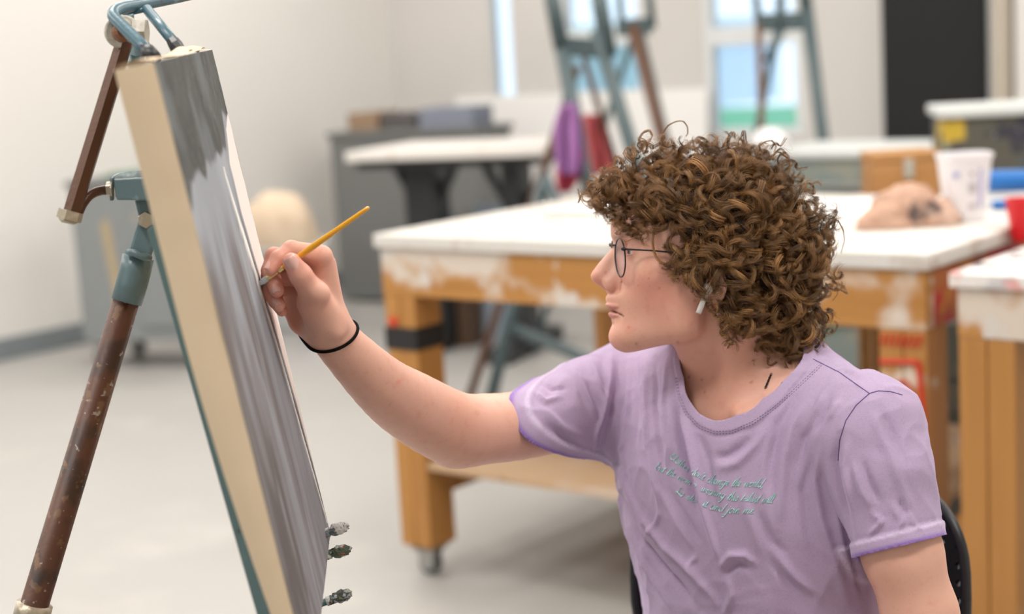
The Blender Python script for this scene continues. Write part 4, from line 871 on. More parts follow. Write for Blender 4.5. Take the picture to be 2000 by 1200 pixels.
# ---- left hand, resting on the thigh below the frame
LW = ARM_L[-1]; LD = nrm(ARM_L[-1] - ARM_L[-2]); LD = nrm(LD + TFR * .5 - np.array([0, 0, .12])); LU = nrm(np.array([0, 0, 1.0]) - LD * LD[2]); LSD = np.cross(LD, LU); LSD = LSD if LSD @ TS > 0 else -LSD
def lq(f, s, u): return LW + LD * f + LSD * s + LU * u
LFING = [([lq(.094, -.030, .004), lq(.134, -.036, -.002), lq(.158, -.038, -.012), lq(.175, -.039, -.024)], [.0100, .0084, .0076, .0062]), ([lq(.098, -.010, .006), lq(.142, -.012, .000), lq(.170, -.012, -.012), lq(.188, -.012, -.026)], [.0102, .0088, .0079, .0066]),
 ([lq(.094, .010, .005), lq(.134, .012, .000), lq(.161, .013, -.011), lq(.178, .013, -.024)], [.0098, .0084, .0076, .0062]), ([lq(.086, .029, .001), lq(.117, .034, -.003), lq(.137, .036, -.012), lq(.152, .037, -.022)], [.0088, .0074, .0067, .0055])]
def sdf_handL(p):
    d = d_cone(p, LW, lq(.02, 0, 0), .0235, .021)
    for s0, s1 in ((-.014, -.028), (-.005, -.010), (.005, .010), (.014, .027)): d = smin(d, d_cone(p, lq(.02, s0, 0), lq(.09, s1, .001), .0165, .0118), .012)
    d = smin(d, d_chain(p, [lq(.025, -.020, -.006), lq(.062, -.046, -.012), lq(.092, -.056, -.016), lq(.115, -.058, -.022)], [.0165, .0130, .0102, .0080], .004), .010)
    fs = None
    for js, rs in LFING: e = d_chain(p, js, rs, .003); fs = e if fs is None else smin(fs, e, .001)
    return smin(d, fs, .005)
# ---- right hand: joints read off the photograph, depths from the canvas plane
def hp(zx, zy, d): return P(480 + zx / 3.75, 380 + zy / 3.75, d)
HAND = dict(
    index=([hp(552, 455, 1.492), hp(335, 408, 1.490), hp(238, 468, 1.480), hp(180, 552, 1.473)], [.0112, .0086, .0074, .0062]),
    middle=([hp(500, 520, 1.510), hp(212, 458, 1.498), hp(178, 560, 1.492), hp(228, 700, 1.482)], [.0105, .0088, .0082, .0072]),
    ring=([hp(470, 610, 1.522), hp(182, 600, 1.504), hp(182, 720, 1.498), hp(240, 808, 1.488)], [.0100, .0084, .0079, .0066]),
    pinky=([hp(440, 690, 1.535), hp(215, 690, 1.516), hp(218, 780, 1.508), hp(264, 852, 1.500)], [.0092, .0074, .0068, .0056]))
THUMB = ([hp(575, 905, 1.508), hp(500, 735, 1.484), hp(402, 590, 1.468), hp(335, 492, 1.462)], [.0175, .0130, .0102, .0082])
def sdf_hand(p):
    w = J_WR
    d = d_cone(p, w, hp(600, 960, 1.525), .0208, .0205)
    pal = d_chain(p, [hp(600, 950, 1.522), hp(560, 520, 1.500)], [.0185, .0135]); pal = smin(pal, d_chain(p, [hp(590, 960, 1.530), hp(505, 560, 1.514)], [.0175, .0125]), .012)
    pal = smin(pal, d_chain(p, [hp(560, 960, 1.535), hp(480, 640, 1.525)], [.0165, .0120]), .012); pal = smin(pal, d_chain(p, [hp(520, 985, 1.540), hp(450, 720, 1.537)], [.0150, .0115]), .012)
    pal = smin(pal, d_cone(p, hp(415, 925, 1.545), hp(385, 800, 1.545), .0135, .0120), .016); pal = smin(pal, d_cone(p, hp(385, 800, 1.545), hp(350, 660, 1.535), .0120, .0105), .012); pal = smin(pal, d_cone(p, hp(405, 870, 1.548), hp(305, 765, 1.545), .0125, .0100), .012)                       # heel of the hand
    d = smin(d, pal, .018)
    th = d_chain(p, THUMB[0], THUMB[1], .006); th = smin(th, d_cone(p, hp(590, 930, 1.512), hp(480, 790, 1.494), .0165, .0135), .012); d = smin(d, th, .008)
    fs = None
    for k in ('index', 'middle', 'ring', 'pinky'):
        js, rs = HAND[k]; e = d_chain(p, js, rs, .0035)
        e = smin(e, d_ball(p, js[1], rs[1] * 1.05), .003); fs = e if fs is None else smin(fs, e, .0012)
    d = smin(d, fs, .0050)
    d = smin(d, d_ball(p, hp(535, 725, 1.476), .0100), .010)                                                          # thumb knuckle
    d = smax(d, -d_chain(p, [hp(455, 560, 1.482), hp(560, 545, 1.484)], [.0012, .0008]), .004)                        # crease at the index root
    d = smin(d, d_cone(p, hp(660, 1010, 1.505), hp(690, 960, 1.512), .006, .006), .014)                               # wrist bone
    return d
def sdf_skin_main(p):   # everything except the face detail and the hand
    d = smin(sdf_torso(p), sdf_neck(p), .030); d = smin(d, sdf_armR(p), .030); d = smin(d, sdf_armL(p), .030); return d
def sdf_skin_head(p): return smin(sdf_headpx(toH(p)) / SPX, smin(sdf_neck(p), sdf_torso(p), .030), .016)
def sdf_skin_wrist(p): return smin(sdf_hand(p), sdf_armR(p), .012)
# cutting surfaces: ring under the hair tie, and a plane low in the neck under the collar
TIE_PX = [(599, 672), (612, 681), (630, 685), (650, 684), (668, 676), (681, 662), (687, 645), (684, 633)]
AX_W = nrm(ARM_R[-2] - J_WR); tie_n = nrm(np.cross(P(600, 668, 1.53) - P(684, 640, 1.53), P(650, 684, 1.512) - P(640, 655, 1.535))); tie_n = tie_n if tie_n @ AX_W > 0 else -tie_n
TIE_C = P(642, 662, 1.53)
NCUT_N = nrm(NECKB - H(1430, 600)); NCUT_C = P(1440, 775, 1.755)
def neckdist(v):
    q = v - NCUT_C; return np.linalg.norm(q - np.outer(q @ NCUT_N, NCUT_N), axis=1)
_hb = np.array([H(a, b, c) for a in (1140, 1570) for b in (285, 840) for c in (-150, 150)])
vh, fh = surface_net(sdf_skin_head, _hb.min(0) - .004, _hb.max(0) + .004, .0014)
def head_side(v): return np.minimum(-((v - NCUT_C) @ NCUT_N), np.maximum(.088 - neckdist(v), (30 - sdf_headpx(toH(v))) / SPX))
vh, fh = clip_mesh(vh, fh, head_side(vh))
allj = np.array(sum([HAND[k][0] for k in HAND], []) + THUMB[0] + [J_WR + AX_W * .03])
vd, fd = surface_net(sdf_skin_wrist, allj.min(0) - .028, allj.max(0) + .028, .0010)
vd, fd = clip_mesh(vd, fd, -((vd - TIE_C) @ tie_n))
alla = np.array(ARM_R + ARM_L + [T_TOP, T_BOT, HIPC])
vb, fb_ = surface_net(sdf_skin_main, alla.min(0) - [.2, .2, .12], alla.max(0) + [.2, .2, .12], .0040)
vb, fb_ = clip_mesh(vb, fb_, -head_side(vb))
LWN = nrm(ARM_L[-1] - ARM_L[-2]); LC = ARM_L[-1] - LWN * .012
vl, fl2 = surface_net(lambda p: smin(sdf_handL(p), sdf_armL(p), .012), lq(.08, 0, 0) - .14, lq(.08, 0, 0) + .14, .0024); vl, fl2 = clip_mesh(vl, fl2, (vl - LC) @ LWN)
vb, fb_ = clip_mesh(vb, fb_, np.maximum(-((vb - LC) @ LWN), np.linalg.norm(vb - LC, axis=1) - .07))
vb, fb_ = clip_mesh(vb, fb_, np.maximum((vb - TIE_C) @ tie_n, np.linalg.norm(vb - TIE_C, axis=1) - .06))
# ---- bring the face outline to the photographed profile
PROF_Y = [440, 461, 474, 484, 499, 516, 531.7, 540, 548.7, 557.8, 564, 571, 584, 595.5, 599.7, 604.5, 609.6, 616.7, 626.6, 632, 643.6, 655, 667.7, 679]
PROF_X = [1192, 1193, 1198, 1195, 1181, 1166.7, 1155.4, 1153, 1155.4, 1165, 1175, 1183.7, 1183, 1181.8, 1183, 1189.4, 1188, 1188, 1194, 1196, 1190.8, 1188, 1189.4, 1196.5]
for _it in range(2):
    X, Y, D = pxs(vh); ys = np.arange(440, 680, 2.0); sil = []
    for y in ys:
        m = np.abs(Y - y) < 2.2; sil.append(X[m].min())
    sil = np.array(sil); dl = np.interp(ys, PROF_Y, PROF_X) - sil; _kr = np.hanning(9); _kr /= _kr.sum(); sil = np.convolve(np.pad(sil, 4, 'edge'), _kr, 'valid'); dl = np.convolve(np.pad(dl, 4, 'edge'), _kr, 'valid')
    if _it == 0: print('PROFILE delta', np.round(dl[::6], 1))
    q = toH(vh); w = np.exp(-(q[:, 2] / 34) ** 2) * np.exp(-(np.maximum(0, X - np.interp(Y, ys, sil)) / 38) ** 2)
    dd = np.interp(Y, np.concatenate([[370], ys, [690]]), np.concatenate([[0], dl, [0]])) * w
    vh = vh + np.outer(dd, RGT) / SPX

def relax(v, f, w, it):
    """evens out the surface where w > 0"""
    e = np.concatenate([f[:, [0, 1]], f[:, [1, 2]], f[:, [2, 0]]]); e = np.concatenate([e, e[:, ::-1]]); n = len(v); cnt = np.bincount(e[:, 0], minlength=n).astype(float)[:, None]
    ec = np.sort(np.concatenate([f[:, [0, 1]], f[:, [1, 2]], f[:, [2, 0]]]), axis=1); key = ec[:, 0].astype(np.int64) * n + ec[:, 1]; u_, c_ = np.unique(key, return_counts=True); rim = np.unique(np.concatenate([u_[c_ == 1] // n, u_[c_ == 1] % n])); w = w.copy(); w[rim] = 0
    for _ in range(it):
        s = np.stack([np.bincount(e[:, 0], weights=v[e[:, 1], k], minlength=n) for k in range(3)], 1) / np.maximum(cnt, 1); v = v + (s - v) * w[:, None]
    return v
_q = toH(vh); _c = np.abs(_q[:, 2]); _w = np.clip((_q[:, 0] + _c * .35 - 1222) / 14, 0, 1) * np.clip((_q[:, 1] - 500) / 14, 0, 1) * (_q[:, 0] < 1345)
_w = np.maximum(_w, .0); vh = relax(vh, fh, np.maximum(_w * .9, .25 * (_q[:, 0] < 1350)), 3); vh = relax(vh, fh, _w * .9, 26)
def surf_px(px, py, bvh):
    r = Vector(tuple(nrm(ray(px, py)))); h = bvh.ray_cast(Vector(tuple(CAM)), r); return (np.array(h[0]), np.array(h[1])) if h[0] is not None else (None, None)
# ================================================================== LILAC T-SHIRT
SL_R = [P(1238, 778, 1.865), P(1150, 800, 1.83), P(1078, 822, 1.795), P(1000, 840, 1.76)]; SL_RR = [.068, .058, .0485, .043]
SL_L = [P(1692, 838, 1.625), P(1722, 920, 1.612), P(1757, 1068, 1.600), P(1772, 1120, 1.600)]; SL_LR = [.0585, .0525, .0450, .0440]
def sdf_shirt(p):
    q = (p - T_TOP) @ np.array(TAX).T
    d = d_ell(q, (0, .002, -.07), (.168, .124, .215)); d = smin(d, d_ell(q, (0, .010, -.33), (.158, .122, .25)), .09)
    sh = smin(d_cone(p, P(1462, 790, 1.775), SL_R[0], .064, .062), d_cone(p, P(1475, 795, 1.765), SL_L[0], .062, .057), .03); d = smin(d, sh, .055)
    d = smin(d, d_chain(p, SL_R, SL_RR, .01), .030); d = smin(d, d_chain(p, SL_L, SL_LR, .01), .010)
    nk = sdf_neck(p) - .004; d = smin(d, smax(nk, (p - P(1440, 740, 1.75)) @ -NCUT_N, .02), .030)
    return d
_sb = np.array(SL_R[:3] + SL_L[:3] + [T_TOP, T_TOP - TUP * .46]); vs_, fs_ = surface_net(sdf_shirt, _sb.min(0) - [.20, .20, .10], _sb.max(0) + [.20, .20, .14], .0027)
# openings
def plane3(a, b, c, inside):
    n = nrm(np.cross(b - a, c - a)); n = n if (inside - a) @ n > 0 else -n; return a, n
pR = plane3(P(1042, 733, 1.80), P(1152, 898, 1.80), P(1054, 838, 1.752), J_SR); pL = plane3(P(1670, 1089, 1.6), P(1845, 1045, 1.6), P(1757, 1068, 1.5), J_SL)
def axdist(v, a, b): u_ = nrm(b - a); q = v - a; return np.linalg.norm(q - np.outer(q @ u_, u_), axis=1)
gR = lambda v: np.maximum((v - pR[0]) @ pR[1], axdist(v, SL_R[0], SL_R[2]) - .085)
gL = lambda v: np.maximum((v - pL[0]) @ pL[1], d_chain(v, SL_L, SL_LR, .01) - .005)
Fp, Np, Lp = P(1394, 822, 1.665), P(1566, 706, 1.668), P(1378, 736, 1.80); NC = (Np + Lp) / 2; nx = nrm(Np - Lp); nz = nrm(np.cross(nx, Fp - NC)); nz = nz if nz @ TUP > 0 else -nz; ny = np.cross(nz, nx); ny = ny if ny @ (Fp - NC) > 0 else -ny
NAa = np.linalg.norm(Np - Lp) / 2; NBb = abs((Fp - NC) @ ny)
_raw = BVHTree.FromPolygons([tuple(p) for p in vs_], [tuple(int(i) for i in f) for f in fs_]); ncp = []
for px_, py_ in ((1336, 738), (1345, 778), (1365, 807), (1395, 822), (1440, 811), (1490, 779), (1530, 745), (1566, 704)):
    h_, _n = surf_px(px_, py_, _raw); ncp.append(h_)
ncp = np.array(ncp); NC = (ncp[0] + ncp[-1]) / 2 - TF * .004; _q = ncp - NC; _ang = np.unwrap(np.arctan2(_q @ ny, _q @ nx)); _rad = np.hypot(_q @ nx, _q @ ny)
if _ang[0] > _ang[-1]: _ang, _rad = _ang[::-1], _rad[::-1]
_span = 2 * pi - (_ang[-1] - _ang[0]); _ang2 = np.concatenate([_ang, [_ang[-1] + _span * .25, _ang[-1] + _span * .5, _ang[-1] + _span * .75, _ang[0] + 2 * pi]]); _rad2 = np.concatenate([_rad, [.070, .066, .070, _rad[0]]])
def gN(v):
    q = v - NC; x, y, z = q @ nx, q @ ny, q @ nz; a = np.arctan2(y, x); a = np.where(a < _ang2[0], a + 2 * pi, a); a = np.where(a > _ang2[-1], a - 2 * pi, a); r = np.interp(a, _ang2, _rad2)
    return np.maximum(np.hypot(x, y) - r, np.abs(z) - .11)
# ---- one continuous body mesh
for _k in range(2):
    _d = sdf_shirt(vb); _m = (_d > -.006) & (_d < .03) & (((vb - pR[0]) @ pR[1] > .012) | (sdf_armR(vb) > .004)) & (((vb - pL[0]) @ pL[1] > .012) | (sdf_armL(vb) > .004)) & (gN(vb) > .022) & ((vb - (T_TOP - TUP * .46)) @ TUP > 0) & (neckdist(vb) > .05)
    _i = np.where(_m)[0]; _e = .002; _g = np.stack([sdf_shirt(vb[_i] + np.array(o_) * _e) for o_ in ((1, 0, 0), (0, 1, 0), (0, 0, 1))], 1) - _d[_i][:, None]; _g /= np.maximum(np.linalg.norm(_g, axis=1), 1e-9)[:, None]
    vb[_i] -= _g * (np.minimum(_d[_i], .03) + .007)[:, None]
print('verts head, hand, body', len(vh), len(vd), len(vb))
VB = np.concatenate([vh, vd, vb, vl]); FB = np.concatenate([fh, fd + len(vh), fb_ + len(vh) + len(vd), fl2 + len(vh) + len(vd) + len(vb)])
person = thing('person', 'seated young painter with curly brown hair, round glasses and a lilac t-shirt', 'person', HIPC * [1, 1, 0])
q = toH(VB); X, Y, D = pxs(VB); nh, nd = len(vh), len(vd)
base = np.tile(srgb(219, 168, 148), (len(VB), 1))
def blob(c3, r, col, amt, soft=1.0):
    global base
    d = np.linalg.norm(VB - c3, axis=1) / r; w = np.exp(-d ** 2 / soft) * amt; base = base * (1 - w[:, None]) + np.asarray(col) * w[:, None]
rgm = np.random.default_rng(3)
red = srgb(212, 128, 108); lip = srgb(186, 104, 100)
for a, b, c, r, k in ((1262, 560, 90, 50, .42), (1300, 600, 95, 45, .25), (1165, 540, 0, 22, .45), (1193, 560, 18, 16, .4), (1345, 640, 95, 36, .35), (1222, 640, 35, 22, .25), (1205, 660, 0, 26, .3), (1385, 600, 125, 30, .5)): blob(H(a, b, c), r / SPX, red, k)
blob(H(1225, 497, 60), 20 / SPX, srgb(196, 140, 126), .5); blob(H(1240, 520, 75), 22 / SPX, srgb(236, 196, 168), .35)
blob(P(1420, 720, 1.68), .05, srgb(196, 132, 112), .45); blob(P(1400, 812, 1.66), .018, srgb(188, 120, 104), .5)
# lips
m = np.zeros(len(VB), bool); m[:nh] = True
ml = lambda a, b: np.exp(-((q[:, 0] - a[0]) / b[0]) ** 4 - ((q[:, 1] - a[1]) / b[1]) ** 4 - (q[:, 2] / b[2]) ** 4)
for a, b in (((1193, 599.5), (17, 6, 34)), ((1198, 614.5), (18, 8.5, 32))): w = (ml(a, b) * .75 * m)[:, None]; base = base * (1 - w) + lip * w
w = (np.exp(-((q[:, 1] - np.interp(q[:, 0], [1189, 1213], [604.5, 618])) / 1.9) ** 2) * ((q[:, 0] > 1184) & (q[:, 0] < 1215) & (np.abs(q[:, 2]) < 43)) * m * .8)[:, None]; base = base * (1 - w) + srgb(84, 36, 34) * w  # shade inside the mouth slit, painted into the skin as a dark line
# eyebrow
w = (np.exp(-((q[:, 0] + q[:, 2] * .12 - 1214) / 19) ** 4 - ((q[:, 1] - np.interp(q[:, 0], [1195, 1212, 1240], [468, 461, 455])) / 5.5) ** 2) * (q[:, 2] > 8) * m * .62)[:, None]; base = base * (1 - w) + srgb(96, 62, 44) * w
# knuckles, fingertips, palm
for k in HAND:
    js = HAND[k][0]
    for j, amt in ((js[0], .35), (js[1], .45), (js[2], .3), (js[3], .5)): blob(j, .013, srgb(222, 134, 116), amt)
for j, amt in zip(THUMB[0][1:], (.35, .35, .45)): blob(j, .015, srgb(222, 138, 120), amt)
blob(hp(380, 760, 1.50), .022, srgb(206, 128, 108), .5); blob(hp(330, 980, 1.53), .014, srgb(226, 132, 112), .5)
blob(P(900, 800, 1.66), .03, srgb(214, 150, 124), .4)
# small moles and marks
def mark(px, py, r, col, amt=.9):
    global base
    d = np.hypot(X - px, Y - py); near = D < np.median(D[(d < 12)]) if (d < 12).any() else False; w = (np.exp(-(d / r) ** 2) * amt * .62 * near)[:, None]; base = base * (1 - w) + col * w
for px, py, r, c in ((1357, 588, 2.6, srgb(150, 70, 50)), (1288, 563, 2.4, srgb(176, 96, 84)), (1324, 669, 2.8, srgb(130, 66, 50)), (1183, 532, 2.4, srgb(196, 96, 88)), (1243, 672, 2.6, srgb(140, 80, 62)), (1467, 746, 3.4, srgb(140, 72, 46)), (1345, 737, 3.2, srgb(104, 52, 38)), (1370, 743, 2.4, srgb(130, 66, 48)), (1376, 766, 2.2, srgb(110, 60, 46)), (1267, 544, 2.2, srgb(184, 100, 88)), (1247, 559, 2.2, srgb(206, 130, 90)), (1228, 640, 3.5, srgb(196, 112, 96)), (779, 747, 4.2, srgb(228, 110, 96)), (932, 806, 3.8, srgb(176, 104, 76)), (1822, 1082, 3.0, srgb(170, 100, 70))): mark(px, py, r, c)
M_skin = mat('fair_skin', (.7, .45, .35), .47, attr='skin', spots=((90, .54, .2, srgb(204, 134, 116)), (420, .63, .12, srgb(186, 118, 100)), (30, .52, .2, srgb(226, 178, 156))), sss=(.06, (1, .35, .2), .008), bump=(1100, .22, .0007), spec=.4)
# keep the mottling faint
for nd_ in M_skin.node_tree.nodes:
    if nd_.type == 'MAP_RANGE': nd_.inputs[4].default_value = .38
body = np_mesh('body', VB, FB, M_skin, person, True, {'skin': base})
def surf_px(px, py, bvh):
    r = Vector(tuple(nrm(ray(px, py)))); h = bvh.ray_cast(Vector(tuple(CAM)), r); return (np.array(h[0]), np.array(h[1])) if h[0] is not None else (None, None)
BVH_B = BVHTree.FromPolygons([tuple(p) for p in VB], [tuple(int(i) for i in f) for f in FB])
# ---- eyes
M_eyew = mat('eye_white', (.78, .74, .72), .12, coat=.6); M_iris = mat('grey_blue_iris', (.09, .12, .13), .2, coat=.5); M_pup = mat('pupil', (.005, .005, .005), .1, coat=.8)
for s in (1, -1):
    c = H(1241.5, 494, 56 * s); e = MB().ell(c, (.0122,) * 3, nu=24, nv=16).build('eyeball', M_eyew, person, smooth=True)
    gd = nrm(HF * .985 + HS * .0 - HU * .02); MB().lathe(c + gd * .0098, gd, [(0, .0062), (.0012, .0056), (.0021, .0042), (.0024, .0024)], 20).build('iris', M_iris, e, smooth=True)
    MB().lathe(c + gd * .0122, gd, [(0, .0024), (.0008, .0020), (.0010, .0008)], 14).build('pupil', M_pup, e)
M_lash = mat('dark_lash_hair', (.05, .028, .016), .6)
for s in (1, -1):
    lm = MB(); rl = np.random.default_rng(5)
    for k in range(18):
        t = k / 17; c0 = H(1219 + 11 * t * t, 488.5 + 3.5 * t, s * (46 + 30 * t)); lm.tube([c0, c0 + HF * .0035 * (1 - .4 * t) + HS * s * .002 * t + HU * .0003, c0 + HF * .0062 * (1 - .4 * t) + HS * s * .0035 * t + HU * .0018], [.00032, .00026, .00010], 3)
    for k in range(12):
        t = k / 11; c0 = H(1219 + 9 * t * t, 501.5 - 2.0 * t, s * (48 + 27 * t)); lm.tube([c0, c0 + HF * .0032 - HU * .0013 + HS * s * .0015 * t], [.00024, .00010], 3)
    o = lm.build('eyelashes', M_lash, person); o['kind'] = 'stuff'
    bm_ = MB()
    for k in range(70):
        t = rl.uniform(); a = 1197 + 38 * t; b = np.interp(a, [1195, 1212, 1240], [467, 460, 455]) + rl.normal(0, 2.4); cc = s * (10 + 55 * t)
        hit = None; c0 = H(a - 60, b, cc); r_ = BVH_B.ray_cast(Vector(tuple(c0)), Vector(tuple(-HF)))
        if r_[0] is None: continue
        c0 = np.array(r_[0]); dr_ = nrm(-HF * .5 + HU * rl.uniform(-.2, .5) + HS * s * .7 + HF * .1); bm_.tube([c0, c0 + dr_ * .003 + HF * .0007, c0 + dr_ * .006 + HF * .0006], [.00016, .00013, .00005], 3)
    o = bm_.build('eyebrow', mat('brow_hair', (.07, .035, .018), .6), person); o['kind'] = 'stuff'
# ---- fingernails
M_nail = mat('fingernail', srgb(228, 176, 164), .22, coat=.4)
def nail(tip, prev, out, w, L, off, up=0.0):
    ax_ = nrm(tip - prev); o_ = nrm(out - ax_ * (out @ ax_)); s_ = np.cross(ax_, o_); vs = []; fs = []; n, m_ = 8, 8
    for i in range(n + 1):
        for j in range(m_ + 1):
            a = (i / n - .5) * 2; b = (j / m_ - .5) * 2; wf = w * (1 - .22 * max(0, b) ** 2) * (1 - .35 * max(0, -b) ** 3); ang = a * .95
            c0 = tip + ax_ * (b * L + up) + o_ * (off * cos(ang) ) + s_ * (wf * sin(ang) / .81)
            vs.append(c0)
    for i in range(n):
        for j in range(m_): a = i * (m_ + 1) + j; fs.append((a, a + 1, a + m_ + 2, a + m_ + 1))
    mm = MB(); mm.add(vs, fs); o = mm.build('fingernail', M_nail, person, smooth=True); sd = o.modifiers.new('t', 'SOLIDIFY'); sd.thickness = .0006; sd.offset = 0; return o
tcam = lambda p: nrm(CAM - p)
j = THUMB[0]; nail(j[3] + (j[3] - j[2]) * .02, j[2], tcam(j[3]) + RGT * -.05, .0062, .0072, .0090)
j = HAND['index'][0]; nail(j[3] + (j[3] - j[2]) * -.12, j[2], tcam(j[3]) - RGT * .95 + UPV * .1, .0042, .0055, .0064)
j = HAND['middle'][0]; nail(j[3] + (j[3] - j[2]) * -.02, j[2], tcam(j[3]) - RGT * .1, .0048, .0060, .0071)
j = HAND['ring'][0]; nail(j[3] + (j[3] - j[2]) * -.02, j[2], tcam(j[3]) - RGT * .1, .0045, .0055, .0067)
j = HAND['pinky'][0]; nail(j[3], j[2], tcam(j[3]) - RGT * .1 - UPV * .3, .0036, .0040, .0056)
# ---- paintbrush (held, so a thing of its own)
M_yellow = mat('yellow_lacquer', (.78, .36, .008), .22, coat=.5, spots=((120, .68, .03, (.35, .13, .02)),)); M_ferr = mat('brass_ferrule', (.80, .60, .28), .25, .8); M_brist = mat('paint_loaded_bristles', (.56, .60, .62), .4, spots=((600, .55, .1, (.34, .38, .40)),), bump=(1500, .5, .0006))
tipd = cdepth(505, 557) - .0006
B0, B1 = P(505, 556, tipd), P(721, 405, 1.455); bd = nrm(B1 - B0); BL = np.linalg.norm(B1 - B0)
def bat(px): # position on the brush axis for pixel x
    lo, hi = 0.0, 1.0
    for _ in range(40):
        md = (lo + hi) / 2
        if proj(B0 + (B1 - B0) * md)[0] < px: lo = md
        else: hi = md
    return B0 + (B1 - B0) * lo
br = thing('paintbrush', 'thin yellow-handled paintbrush with brass ferrule held against the painting', 'paintbrush', B0)
f0, f1 = bat(523), bat(553); Lh = np.linalg.norm(B1 - f1)
MB().lathe(f1 - bd * .002, bd, [(0, .0022), (.004, .0024), (.03, .0029), (Lh * .35, .0031), (Lh * .7, .0024), (Lh - .002, .0019), (Lh + .001, .0017), (Lh + .002, .0008)], 16).build('handle', M_yellow, br, smooth=True)
MB().lathe(f0, bd, [(0, .0029), (.0015, .0029), (.008, .0027), (.0115, .0026), (.012, .0030), (.0125, .0026), (.0132, .0030), (np.linalg.norm(f1 - f0), .0027)], 18).build('ferrule', M_ferr, br, smooth=False)
MB().lathe(B0, bd, [(0, .0006), (.002, .0020), (.006, .0032), (.009, .0031), (np.linalg.norm(f0 - B0) + .001, .0025)], 14).build('bristles', M_brist, br, smooth=True)
# ---- hair tie on the wrist
def ring_on(c, n, fn, r, off, m_=72, name='', mat_=None, par=None, rot=(1, 0, 0)):
    n = nrm(n); u0 = nrm(np.asarray(rot) - n * (np.asarray(rot) @ n)); w0 = np.cross(n, u0); pts = []
    for k in range(m_ + 1):
        a = 2 * pi * k / m_; dr_ = cos(a) * u0 + sin(a) * w0; ts = np.linspace(.003, .09, 240); v = fn(c + ts[:, None] * dr_); i = int(np.argmax(v > 0)); t = ts[i - 1] - v[i - 1] * (ts[i] - ts[i - 1]) / (v[i] - v[i - 1]); pts.append(c + dr_ * (t + off))
    return pts
tp = ring_on(TIE_C, tie_n, lambda p: smin(sdf_skin_wrist(p), sdf_armR(p), .001), 0, .0010)
ht = MB().tube(tp, .0016, 10, cap=False).build('hair_tie', mat('black_elastic', (.003, .003, .003), .85, spec=.15, bump=(1200, .6, .0006)), None, smooth=True); tag(ht, 'black elastic hair tie worn round the painter’s raised wrist', 'hair tie'); ht['label'] = 'black elastic hair tie round the raised wrist of the painter'
for g in (gR, gL, gN): vs_, fs_ = clip_mesh(vs_, fs_, g(vs_))
vs_, fs_ = clip_mesh(vs_, fs_, (vs_ - (T_TOP - TUP * .50)) @ TUP)
bv0 = BVHTree.FromPolygons([tuple(p) for p in vs_], [tuple(int(i) for i in f) for f in fs_])
vn = vnormals(vs_, fs_); sgn = np.sign(np.sum(vn * (vs_ - (T_TOP - TUP * .15)), axis=1).mean()); vn *= sgn
